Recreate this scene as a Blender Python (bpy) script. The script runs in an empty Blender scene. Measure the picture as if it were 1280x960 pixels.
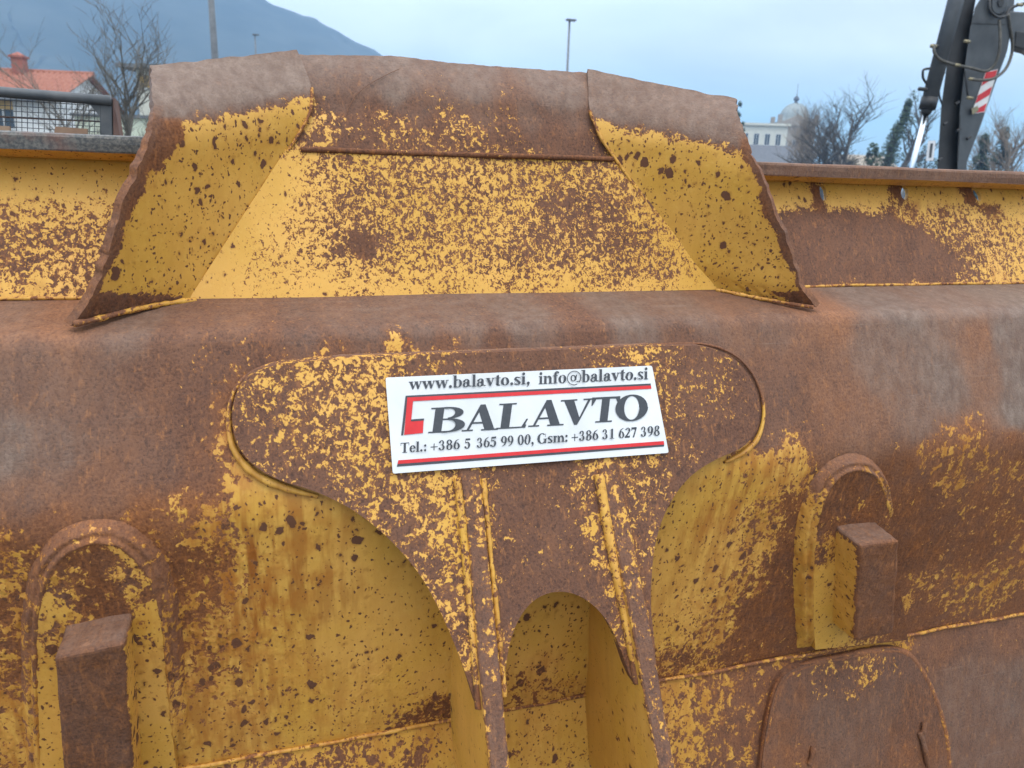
import bpy, bmesh, math, random
import numpy as np
from mathutils import Vector, Matrix, noise as mnoise
from mathutils.geometry import delaunay_2d_cdt
random.seed(7); np.random.seed(7)
scene = bpy.context.scene
COL = scene.collection

# ------------------------------------------------------------------ camera
F = 950.0                                   # focal length in pixels of a 1280 wide picture
CAM = Vector((0, 0, 1.6))
ax = Vector(((3714-640)/F, (480-315)/F, -1)).normalized()       # blade's long axis seen from the camera
az = ax.cross(Vector((0, (480-218)/F, -1))).normalized()
if az.y < 0: az = -az
ay = az.cross(ax)
ROT = Matrix((ax, ay, az))                  # world = ROT @ cam
cam_d = bpy.data.cameras.new('camera'); cam = bpy.data.objects.new('camera', cam_d); COL.objects.link(cam)
cam.matrix_world = Matrix.Translation(CAM) @ ROT.to_4x4()
cam_d.sensor_width = 36; cam_d.lens = 36*F/1280
cam_d.clip_start = .05; cam_d.clip_end = 20000
cam_d.dof.use_dof = True; cam_d.dof.focus_distance = 1.28; cam_d.dof.aperture_fstop = 7.5
scene.camera = cam
scene.render.resolution_x = 1024; scene.render.resolution_y = 768

# ------------------------------------------------------------------ sky and light
SUN_EL, SUN_AZ = math.radians(68), math.radians(190)     # behind and left of the camera
w = bpy.data.worlds.new('World'); scene.world = w; w.use_nodes = True
nt = w.node_tree; nt.nodes.clear()
def N(t, **k):
    n = nt.nodes.new(t)
    for a, b in k.items():
        if a.startswith('i_'):
            n.inputs[int(a[2:]) if a[2:].isdigit() else a[2:].replace('_', ' ')].default_value = b
        else: setattr(n, a, b)
    return n
def Lk(a, b): nt.links.new(a, b)
def build_world():
    out = N('ShaderNodeOutputWorld'); tc = N('ShaderNodeTexCoord')
    sky = N('ShaderNodeTexSky', sky_type='NISHITA', sun_disc=False, sun_elevation=SUN_EL, sun_rotation=SUN_AZ, altitude=100, air_density=1.0, dust_density=1.5)
    b1 = N('ShaderNodeBackground', i_Strength=0.05); Lk(sky.outputs[0], b1.inputs[0])
    sep = N('ShaderNodeSeparateXYZ'); Lk(tc.outputs['Generated'], sep.inputs[0])
    # overcast vault: three times brighter at the zenith than at the horizon
    r = N('ShaderNodeValToRGB'); Lk(sep.outputs[2], r.inputs[0])
    el = r.color_ramp.elements
    el[0].position = 0.0; el[0].color = (.24, .52, .80, 1)
    el[1].position = 1.0; el[1].color = (1.0, 1.02, 1.04, 1)
    for p, c in ((.07, (.33, .64, .92, 1)), (.15, (.92, 1.01, 1.05, 1)), (.30, (.97, 1.01, 1.03, 1)), (.55, (.9, .97, 1.0, 1))):
        e = el.new(p); e.color = c
    mp = N('ShaderNodeMapping'); mp.inputs['Scale'].default_value = (1.6, 1.6, 5.5); Lk(tc.outputs['Generated'], mp.inputs[0])
    nz = N('ShaderNodeTexNoise', i_Scale=1.5, i_Detail=5.0, i_Roughness=.5, i_Distortion=.4); Lk(mp.outputs[0], nz.inputs['Vector'])
    mr = N('ShaderNodeMapRange', i_1=.3, i_2=.7, i_3=.78, i_4=1.18); Lk(nz.outputs[0], mr.inputs[0])
    mm = N('ShaderNodeVectorMath', operation='SCALE'); Lk(r.outputs[0], mm.inputs[0]); Lk(mr.outputs[0], mm.inputs['Scale'])
    st = N('ShaderNodeMapRange', i_1=.12, i_2=.9, i_3=.78, i_4=2.7); Lk(sep.outputs[2], st.inputs[0])
    b2 = N('ShaderNodeBackground'); Lk(mm.outputs[0], b2.inputs[0]); Lk(st.outputs[0], b2.inputs[1])
    ad = N('ShaderNodeAddShader'); Lk(b1.outputs[0], ad.inputs[0]); Lk(b2.outputs[0], ad.inputs[1]); Lk(ad.outputs[0], out.inputs[0])
build_world()
sl = bpy.data.lights.new('sun', 'SUN'); sl.energy = 1.0; sl.angle = math.radians(30); sl.color = (1, .96, .90)
so = bpy.data.objects.new('sun', sl); COL.objects.link(so)
sd = Vector((math.sin(SUN_AZ)*math.cos(SUN_EL), math.cos(SUN_AZ)*math.cos(SUN_EL), math.sin(SUN_EL)))
so.rotation_euler = sd.to_track_quat('Z', 'Y').to_euler(); so.location = (-3, -6, 9)
vs = scene.view_settings; vs.view_transform = 'Standard'; vs.look = 'None'; vs.gamma = 1; vs.exposure = 0.1
vs.use_curve_mapping = False
scene.cycles.volume_bounces = 1; scene.cycles.max_bounces = 4; scene.cycles.diffuse_bounces = 2; scene.cycles.glossy_bounces = 2

# ------------------------------------------------------------------ measuring helpers
S = 0.75                                    # blade model unit -> metres
def ray(px, py): return ROT @ Vector(((px-640)/F, (480-py)/F, -1))
def PW(px, py, Y):                          # point at depth Y metres
    d = ray(px, py); return CAM + d*(Y/d.y)
def PU(px, py, Yu): return PW(px, py, Yu*S)
def U(X, Y, Z): return Vector((X*S, Y*S, CAM.z+Z*S))
def toU(p): return (p[0]/S, p[1]/S, (p[2]-CAM.z)/S)

# ------------------------------------------------------------------ object helpers
def tag(o, label, cat, group=None):
    o['label'] = label; o['category'] = cat
    if group: o['group'] = group
    return o
def thing(name, label, cat, loc=(0, 0, 0), group=None):
    o = bpy.data.objects.new(name, None); COL.objects.link(o); o.location = loc; o.empty_display_size = .2
    return tag(o, label, cat, group)
def root_of(o):
    v = Vector(o.location)
    while o.parent: o = o.parent; v = v + Vector(o.location)
    return v
def mesh_obj(name, verts, faces, mat, parent=None, smooth=True, wear=None, origin=None):
    """verts in world metres; the mesh is stored relative to its parent thing"""
    off = root_of(parent) if parent else Vector(origin or (0, 0, 0))
    me = bpy.data.meshes.new(name)
    V = np.array([tuple(v) for v in verts], dtype=float)
    me.from_pydata((V-np.array(off)).tolist(), [], faces)
    me.materials.append(mat)
    if smooth: me.polygons.foreach_set('use_smooth', [True]*len(me.polygons))
    if wear is not None:
        W = wear(V) if callable(wear) else np.array(wear, dtype=float)
        a = me.attributes.new('wear', 'FLOAT_COLOR', 'POINT')
        a.data.foreach_set('color', np.clip(W, 0, 1).astype(np.float32).ravel())
    me.update()
    o = bpy.data.objects.new(name, me); COL.objects.link(o)
    if parent: o.parent = parent
    else: o.location = off
    return o
def const(p=0, g=0, o=0, d=0): return lambda V: np.tile([p, g, o, d], (len(V), 1))
class MB:
    def __init__(s): s.v = []; s.f = []
    def add(s, vs, fs):
        b = len(s.v); s.v += [Vector(x) for x in vs]; s.f += [tuple(i+b for i in f) for f in fs]
    def box(s, c, size, rz=0, rot=None):
        x, y, z = [q/2 for q in size]; R = rot or Matrix.Rotation(rz, 3, 'Z')
        s.add([Vector(c)+R@Vector((a*x, b*y, e*z)) for a in (-1, 1) for b in (-1, 1) for e in (-1, 1)],
              [(0, 1, 3, 2), (4, 6, 7, 5), (0, 4, 5, 1), (2, 3, 7, 6), (0, 2, 6, 4), (1, 5, 7, 3)])
    def tube(s, pts, rad, n=8, cap=True, squash=None):
        pts = [Vector(p) for p in pts]; m = len(pts)
        if not hasattr(rad, '__len__'): rad = [rad]*m
        t0 = (pts[1]-pts[0]).normalized(); up = Vector((0, 0, 1)) if abs(t0.z) < .9 else Vector((1, 0, 0))
        u = t0.cross(up).normalized(); vs_ = []
        for i, p in enumerate(pts):
            t = (pts[min(i+1, m-1)]-pts[max(i-1, 0)])
            t = t.normalized() if t.length > 1e-9 else t0
            u = (u-t*u.dot(t)); u = u.normalized() if u.length > 1e-6 else t.orthogonal().normalized()
            v = t.cross(u)
            for k in range(n):
                a = 2*math.pi*k/n; vs_.append(p+(u*math.cos(a)+v*math.sin(a))*rad[i])
        fs = [(i*n+k, i*n+(k+1) % n, (i+1)*n+(k+1) % n, (i+1)*n+k) for i in range(m-1) for k in range(n)]
        if cap: fs += [tuple(range(n-1, -1, -1)), tuple((m-1)*n+k for k in range(n))]
        s.add(vs_, fs)
    def prism(s, poly, d):                  # polygon of world points swept by vector d
        n = len(poly); poly = [Vector(p) for p in poly]; d = Vector(d)
        s.add(poly+[p+d for p in poly], [tuple(range(n)), tuple(range(2*n-1, n-1, -1))]+[(k, k+n, (k+1) % n+n, (k+1) % n) for k in range(n)])
    def lathe(s, c, prof, n=24):
        c = Vector(c); vs_ = []
        for r, z in prof:
            for k in range(n): vs_.append(c+Vector((r*math.cos(2*math.pi*k/n), r*math.sin(2*math.pi*k/n), z)))
        s.add(vs_, [(i*n+k, i*n+(k+1) % n, (i+1)*n+(k+1) % n, (i+1)*n+k) for i in range(len(prof)-1) for k in range(n)])
    def build(s, name, mat, parent=None, smooth=False, wear=None, origin=None):
        return mesh_obj(name, s.v, s.f, mat, parent, smooth, wear, origin)
def fix_normals(o):
    bm = bmesh.new(); bm.from_mesh(o.data); bmesh.ops.recalc_face_normals(bm, faces=bm.faces); bm.to_mesh(o.data); bm.free()
def bevel(o, wd=.004, seg=2):
    m = o.modifiers.new('bevel', 'BEVEL'); m.width = wd; m.segments = seg; m.limit_method = 'ANGLE'; m.angle_limit = math.radians(35)
def spline(pts, n):
    """Catmull-Rom through points (any dimension), n samples"""
    P = np.array(pts, float); m = len(P); out = []
    seg = np.r_[0, np.cumsum(np.linalg.norm(np.diff(P, axis=0), axis=1))]
    for s in np.linspace(0, seg[-1], n):
        i = min(max(np.searchsorted(seg, s)-1, 0), m-2); t = (s-seg[i])/(seg[i+1]-seg[i])
        p0, p1, p2, p3 = P[max(i-1, 0)], P[i], P[i+1], P[min(i+2, m-1)]
        out.append(.5*((2*p1)+(p2-p0)*t+(2*p0-5*p1+4*p2-p3)*t*t+(3*p1-p0-3*p2+p3)*t**3))
    return np.array(out)
def fbm(p, s, o=3): return mnoise.fractal(Vector(p)*s, 1.0, 2.0, o)

# ------------------------------------------------------------------ materials
def new_mat(name):
    global nt
    m = bpy.data.materials.new(name); m.use_nodes = True; nt = m.node_tree; nt.nodes.clear()
    out = N('ShaderNodeOutputMaterial'); b = N('ShaderNodeBsdfPrincipled'); Lk(b.outputs[0], out.inputs[0])
    return m, b
def mathn(op, a, b=None, c=None, clamp=False):
    n = N('ShaderNodeMath', operation=op, use_clamp=clamp)
    for i, x in enumerate((a, b, c)):
        if x is None: continue
        if isinstance(x, (int, float)): n.inputs[i].default_value = x
        else: Lk(x, n.inputs[i])
    return n.outputs[0]
def rng(v, a, b, c=0., d=1., interp='LINEAR'):
    n = N('ShaderNodeMapRange', interpolation_type=interp); n.clamp = True
    for i, x in enumerate((v, a, b, c, d)):
        if isinstance(x, (int, float)): n.inputs[i].default_value = x
        else: Lk(x, n.inputs[i])
    return n.outputs[0]
def mixc(f, a, b, mode='MIX'):
    n = N('ShaderNodeMix', data_type='RGBA', blend_type=mode)
    for i, x in ((0, f), (6, a), (7, b)):
        if isinstance(x, (int, float)): n.inputs[i].default_value = x
        elif isinstance(x, tuple): n.inputs[i].default_value = (*x, 1) if len(x) == 3 else x
        else: Lk(x, n.inputs[i])
    return n.outputs[2]
def noise_n(vec, scale, detail=4., rough=.55, dist=0.):
    n = N('ShaderNodeTexNoise', i_Scale=scale, i_Detail=detail, i_Roughness=rough, i_Distortion=dist); Lk(vec, n.inputs['Vector']); return n.outputs[0]
def mapv(vec, sc, loc=(0, 0, 0)):
    n = N('ShaderNodeMapping'); n.inputs['Scale'].default_value = sc; n.inputs['Location'].default_value = loc; Lk(vec, n.inputs[0]); return n.outputs[0]
def srgb(r, g, b):
    f = lambda c: (c/255/12.92) if c/255 <= .04045 else ((c/255+.055)/1.055)**2.4
    return (f(r), f(g), f(b))
YEL = (.59, .32, .050)
def rust_paint(name, flake=48, fine=.32, pits=.5, pit_scale=38, yellow=YEL, seed=0, blister=0., zs=.9):
    m, b = new_mat(name)
    tc = N('ShaderNodeTexCoord').outputs['Object']
    vec = mapv(tc, (1, .8, zs), (seed*3.1, seed*1.7, seed*.9))
    at = N('ShaderNodeAttribute', attribute_name='wear'); sp = N('ShaderNodeSeparateColor'); Lk(at.outputs['Color'], sp.inputs[0])
    cov, grey, orange, dark = sp.outputs[0], sp.outputs[1], sp.outputs[2], at.outputs['Alpha']
    # --- where paint is left
    n1 = noise_n(vec, flake, 4, .55, .7); n2 = noise_n(vec, flake*3.1, 3, .6, .3); n3 = noise_n(vec, 9, 2)
    val = mathn('ADD', mathn('MULTIPLY', n1, 1-fine), mathn('MULTIPLY', n2, fine))
    val = mathn('ADD', val, mathn('MULTIPLY', mathn('SUBTRACT', n3, .5), .10))
    cr_ = N('ShaderNodeValToRGB'); Lk(cov, cr_.inputs[0]); e_ = cr_.color_ramp.elements
    e_[0].position = 0; e_[0].color = (.74,)*3+(1,); e_[1].position = 1; e_[1].color = (.24,)*3+(1,)
    for q_, v_ in ((.04, .69), (.12, .632), (.3, .563), (.5, .508), (.7, .452), (.88, .385), (.95, .34)):
        x_ = e_.new(q_); x_.color = (v_,)*3+(1,)
    thr = cr_.outputs[0]
    d = mathn('SUBTRACT', val, thr)
    paint0 = rng(d, -.006, .008)
    # --- pits through the paint, from pinholes to coin size
    wv = N('ShaderNodeVectorMath', operation='ADD'); wn = N('ShaderNodeTexNoise', i_Scale=70., i_Detail=3.); Lk(vec, wn.inputs['Vector'])
    ws = N('ShaderNodeVectorMath', operation='SCALE'); ws.inputs['Scale'].default_value = .017; Lk(wn.outputs[1], ws.inputs[0])
    Lk(vec, wv.inputs[0]); Lk(ws.outputs[0], wv.inputs[1])
    def pit(scale, amt, off):
        v = N('ShaderNodeTexVoronoi', i_Scale=scale); Lk(mapv(wv.outputs[0], (1, 1, .85), (off, off, 0)), v.inputs['Vector'])
        sc = N('ShaderNodeSeparateColor'); Lk(v.outputs['Color'], sc.inputs[0])
        r = mathn('MULTIPLY', mathn('POWER', sc.outputs[0], 2.6), amt)
        return mathn('SUBTRACT', r, v.outputs['Distance'])
    fewer = rng(noise_n(vec, 7, 2), .36, .62, .72, 1.08)
    p1 = mathn('MULTIPLY', pit(pit_scale, .46*pits*2, 0), 1.); p2 = pit(pit_scale*3.2, .5*pits*2, 5.)
    p1 = mathn('SUBTRACT', p1, mathn('SUBTRACT', 1.0, fewer)); 
    pitd = mathn('MAXIMUM', mathn('MULTIPLY', p1, 1.), mathn('SUBTRACT', p2, .035))
    pitm = mathn('MULTIPLY', rng(pitd, -.01, .02), rng(pits, 0., .02))
    pithalo = mathn('MULTIPLY', rng(pitd, -.18, .0), rng(pits, 0., .02))
    paint = mathn('MULTIPLY', paint0, mathn('SUBTRACT', 1., pitm))
    # --- rust colour
    f1 = noise_n(vec, 14, 3, .6); f2 = noise_n(vec, 260, 3, .65); f3 = noise_n(mapv(vec, (1, 1, .35)), 120, 3, .7)
    rust = mixc(rng(f1, .36, .64), srgb(92, 62, 48), srgb(105, 73, 57))
    rust = mixc(rng(f2, .44, .70, 0, .6), rust, srgb(122, 84, 62))
    rust = mixc(rng(f2, .46, .30, 0, .7), rust, srgb(62, 41, 32))
    rust = mixc(rng(f3, .56, .72, 0, .55), rust, srgb(166, 110, 66))
    vs2 = N('ShaderNodeTexVoronoi', i_Scale=150.); Lk(mapv(wv.outputs[0], (1, 1, .55)), vs2.inputs['Vector'])
    sc2 = N('ShaderNodeSeparateColor'); Lk(vs2.outputs['Color'], sc2.inputs[0])
    speck = mathn('SUBTRACT', mathn('MULTIPLY', mathn('POWER', sc2.outputs[1], 4.), .5), vs2.outputs['Distance'])
    rust = mixc(rng(speck, -.02, .06, 0, .55), rust, srgb(62, 45, 40))
    org = mixc(rng(f2, .3, .7), srgb(132, 74, 38), srgb(186, 118, 62))
    gry = mixc(rng(noise_n(mapv(vec, (1, 1, .5)), 60, 3, .65), .35, .65), srgb(100, 83, 72), srgb(127, 110, 98))
    gry = mixc(rng(f2, .5, .32, 0, .6), gry, srgb(100, 80, 70))
    drk = mixc(rng(f2, .3, .7), srgb(68, 39, 22), srgb(110, 65, 34))
    drk = mixc(rng(f3, .5, .72, 0, .7), drk, srgb(156, 96, 46))
    brk = mathn('SUBTRACT', noise_n(vec, 22, 4, .65), .5)
    def chan(c, k=1.0): return mathn('ADD', c, mathn('MULTIPLY', mathn('MULTIPLY', brk, k), rng(c, 0, .25)), clamp=True)
    streak = noise_n(mapv(vec, (1, 1, .07)), 55, 3, .6)
    rust = mixc(rng(streak, .52, .70, 0, .35), rust, srgb(124, 82, 56)); rust = mixc(rng(streak, .46, .30, 0, .3), rust, srgb(84, 60, 52))
    scr = noise_n(mapv(vec, (5, 60, 260), (3, 1, 2)), 1., 3, .6); rust = mixc(mathn('MULTIPLY', rng(scr, .62, .74), mathn('ADD', mathn('MULTIPLY', grey, .35), .03)), rust, srgb(168, 150, 136))
    rust = mixc(mathn('MULTIPLY', chan(grey, .7), .95), rust, gry)
    rust = mixc(mathn('MULTIPLY', chan(dark, 1.6), .95), rust, drk)
    rust = mixc(mathn('MULTIPLY', chan(orange, 1.2), .42), rust, org)
    halo = mathn('MULTIPLY', rng(d, -.055, 0.), rng(cov, .04, .2))
    rust = mixc(mathn('MULTIPLY', halo, .55), rust, srgb(158, 100, 52))
    rust = mixc(mathn('MULTIPLY', mathn('MULTIPLY', pitm, paint0), .8), rust, srgb(80, 52, 40))
    # --- paint colour
    y = mixc(rng(noise_n(vec, 8, 2), .35, .65), yellow, tuple(c*k for c, k in zip(yellow, (1.12, 1.12, 1.5))))
    y = mixc(rng(noise_n(vec, 150, 3), .55, .75, 0, .35), y, (.66, .42, .10))
    stain = mathn('MULTIPLY', rng(streak, .43, .60), orange)
    y = mixc(mathn('MULTIPLY', stain, 1.), y, srgb(142, 82, 28))
    y = mixc(mathn('MULTIPLY', rng(noise_n(vec, 30, 3, .65), .44, .62), mathn('MULTIPLY', orange, .8)), y, srgb(165, 100, 36))
    y = mixc(rng(d, .045, .0, 0, .45), y, srgb(176, 112, 44))
    y = mixc(mathn('MULTIPLY', pithalo, .5), y, srgb(140, 86, 32))
    col = mixc(paint, rust, y)
    Lk(col, b.inputs['Base Color'])
    rr = mixc(paint, mixc(grey, (.86,)*3, (.55,)*3), (.48,)*3); Lk(rr, b.inputs['Roughness'])
    b.inputs['Specular IOR Level'].default_value = .35
    # --- relief
    h = mathn('ADD', mathn('MULTIPLY', paint0, .6), mathn('MULTIPLY', f2, mathn('SUBTRACT', 1.1, mathn('MULTIPLY', paint0, .95))))
    h = mathn('ADD', h, mathn('MULTIPLY', noise_n(vec, 60, 2, .6), mathn('ADD', .5, mathn('MULTIPLY', dark, 2.))))
    if blister:
        bl = noise_n(mapv(vec, (1, 1, .8)), 55, 2, .5); h = mathn('ADD', h, mathn('MULTIPLY', mathn('MULTIPLY', rng(bl, .5, .66), mathn('ADD', mathn('MULTIPLY', dark, 1.4), .12)), mathn('MULTIPLY', paint0, blister)))
    bp = N('ShaderNodeBump', i_Strength=.7, i_Distance=.0018); Lk(h, bp.inputs['Height']); Lk(bp.outputs[0], b.inputs['Normal'])
    return m
def plain(name, c1, c2, scale=20, rough=.6, bump=.0, metallic=0., dist=.01):
    m, b = new_mat(name); tc = N('ShaderNodeTexCoord').outputs['Object']
    n = noise_n(tc, scale, 5, .6); Lk(mixc(rng(n, .33, .67), c1, c2), b.inputs['Base Color'])
    b.inputs['Roughness'].default_value = rough; b.inputs['Metallic'].default_value = metallic
    if bump:
        bp = N('ShaderNodeBump', i_Strength=bump, i_Distance=dist); Lk(n, bp.inputs['Height']); Lk(bp.outputs[0], b.inputs['Normal'])
    return m
M = {}
M['body'] = rust_paint('rusty_yellow_beam', 60, .38, .46, 54, seed=1, blister=1.4, zs=.85, yellow=(.56, .300, .048))
M['panel'] = rust_paint('rusty_yellow_panel', 125, .38, .34, 70, seed=2)
M['bracket'] = rust_paint('rusty_yellow_bracket', 98, .38, .0, 45, seed=3)
M['wing'] = rust_paint('pitted_yellow_wing', 84, .38, .55, 70, seed=4, yellow=(.55, .298, .044))
M['plate'] = rust_paint('rusty_yellow_plate', 108, .38, .38, 70, seed=5)
M['weld'] = rust_paint('painted_weld', 70, .36, .2, 60, seed=6)

# ================================================================== SETTING
def lay_ground():
    m = plain('gravel_ground', (.07, .064, .055), (.13, .122, .108), 3, .95, .6, dist=.03)
    o = mesh_obj('ground', [(-870, -55, 0), (355, -55, 0), (355, 715, 0), (-870, 715, 0)], [(0, 1, 2, 3)], m, smooth=False)
    o['kind'] = 'structure'
lay_ground()

# ================================================================== DOZER BLADE
blade = thing('dozer_blade', 'rusty yellow bulldozer blade seen from behind, filling the picture', 'bulldozer blade', (.38, 1.15, 0))
# cross-section of the back of the blade: (depth, height) in model units from the camera
A, B, C_, D, E_ = (1.75, -.275), (1.55, -.313), (1.425, -.634), (1.54, -1.288), (1.40, -2.06)
XL, XR = -1.75, 2.75
def fillet(p0, p1, p2, r, n=8):
    p0, p1, p2 = map(lambda q: Vector((q[0], q[1])), (p0, p1, p2))
    a, b = (p0-p1).normalized(), (p2-p1).normalized(); ang = a.angle(b); t = r/math.tan(ang/2)
    q0, q1 = p1+a*t, p1+b*t; c = p1+(a+b).normalized()*(r/math.sin(ang/2)); out = []
    for i in range(n+1):
        f = i/n; v = (q0-c).lerp(q1-c, f); out.append(tuple(c+v.normalized()*r))
    return out
def subdiv(pts, step):
    out = [pts[0]]
    for p, q in zip(pts, pts[1:]):
        k = max(1, int(math.hypot(q[0]-p[0], q[1]-p[1])/step))
        out += [(p[0]+(q[0]-p[0])*i/k, p[1]+(q[1]-p[1])*i/k) for i in range(1, k+1)]
    return out
PROF = [A]+fillet(A, B, C_, .052)+fillet(B, C_, D, .16)+[D]
def hit(prof, px, py):                       # where a sight line meets the extruded section
    d = ray(px, py); best = None
    for (ya, za), (yb, zb) in zip(prof, prof[1:]):
        den = d.y*(zb-za)-d.z*(yb-ya)
        if abs(den) < 1e-9: continue
        t = (ya*(zb-za)-za*(yb-ya))/den
        s = ((t*d.y-ya)*(yb-ya)+(t*d.z-za)*(zb-za))/((yb-ya)**2+(zb-za)**2)
        if t > 0 and -.02 <= s <= 1.02 and (best is None or t < best): best = t
    return None if best is None else (d.x*best, d.y*best, d.z*best)
def wear_map(ctrl, surf, power=2.2, eps=.012, warp=0.):
    K, Wt = [], []
    for c in ctrl:
        h = surf(c[0], c[1])
        if h is None: continue
        K.append((h[0], h[2])); Wt.append((list(c[2:])+[0, 0, 0, 0])[:4])
    K = np.array(K); Wt = np.array(Wt, float)
    def f(V):
        q = np.stack([V[:, 0]/S, (V[:, 2]-CAM.z)/S], 1); out = np.zeros((len(q), 4))
        for i in range(0, len(q), 4000):
            d2 = ((q[i:i+4000, None]-K[None])**2).sum(2)+eps**2
            ww = d2**-power; out[i:i+4000] = (ww@Wt)/ww.sum(1)[:, None]
        return out
    return f
def regions(base, regs, Y):
    """lay worn areas with a definite outline over a wear map: (outline in picture points, values, softness)"""
    RG = []
    for poly, vals, soft in regs:
        q = np.array([toU(PU(x, y, Y)) for x, y in poly])[:, [0, 2]]; RG.append((q, np.array(vals, float), soft))
    def f(V):
        W = base(V); pt = np.stack([V[:, 0]/S, (V[:, 2]-CAM.z)/S], 1)
        nz = np.array([fbm((a*1.0, b*1.0, 0), 55, 3) for a, b in pt])
        for q, vals, soft in RG:
            b = np.roll(q, -1, 0); ab = b-q; d = np.full(len(pt), 9.); ins = np.zeros(len(pt), bool)
            for k in range(len(q)):
                t = np.clip(((pt-q[k])@ab[k])/(ab[k]@ab[k]), 0, 1); d = np.minimum(d, np.linalg.norm(pt-q[k]-t[:, None]*ab[k], axis=1))
                y1, y2 = q[k, 1], b[k, 1]
                cr = ((y1 > pt[:, 1]) != (y2 > pt[:, 1])) & (pt[:, 0] < (b[k, 0]-q[k, 0])*(pt[:, 1]-y1)/((y2-y1) if abs(y2-y1) > 1e-9 else 1e-9)+q[k, 0])
                ins ^= cr
            sd = np.where(ins, -d, d)+nz*soft*.8
            w_ = np.clip(.5-sd/(2*soft), 0, 1)[:, None]; W = W*(1-w_)+vals*w_
        return W
    return f
def patch(name, P, mat, parent, wear=None, thick=0., offset=-1):
    P = np.array(P); r, c = P.shape[:2]
    fs = [(i*c+j, i*c+j+1, (i+1)*c+j+1, (i+1)*c+j) for i in range(r-1) for j in range(c-1)]
    nrm = np.cross(P[:-1, 1:]-P[:-1, :-1], P[1:, :-1]-P[:-1, :-1]).reshape(-1, 3).mean(0)
    if nrm[1] > 0: fs = [f[::-1] for f in fs]           # outer side faces the viewer, thickness goes inwards
    o = mesh_obj(name, P.reshape(-1, 3), fs, mat, parent, True, wear)
    if thick:
        m = o.modifiers.new('thickness', 'SOLIDIFY'); m.thickness = thick; m.offset = -1; m.use_even_offset = False
        es = o.modifiers.new('crisp_edges', 'EDGE_SPLIT'); es.split_angle = math.radians(42)
    return o
def extrude_x(prof, xs, wob=0.):
    return [[U(x, y-wob*fbm((x*1.3, z*1.3, 3), 1.), z) for x in xs] for (y, z) in prof]

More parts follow.
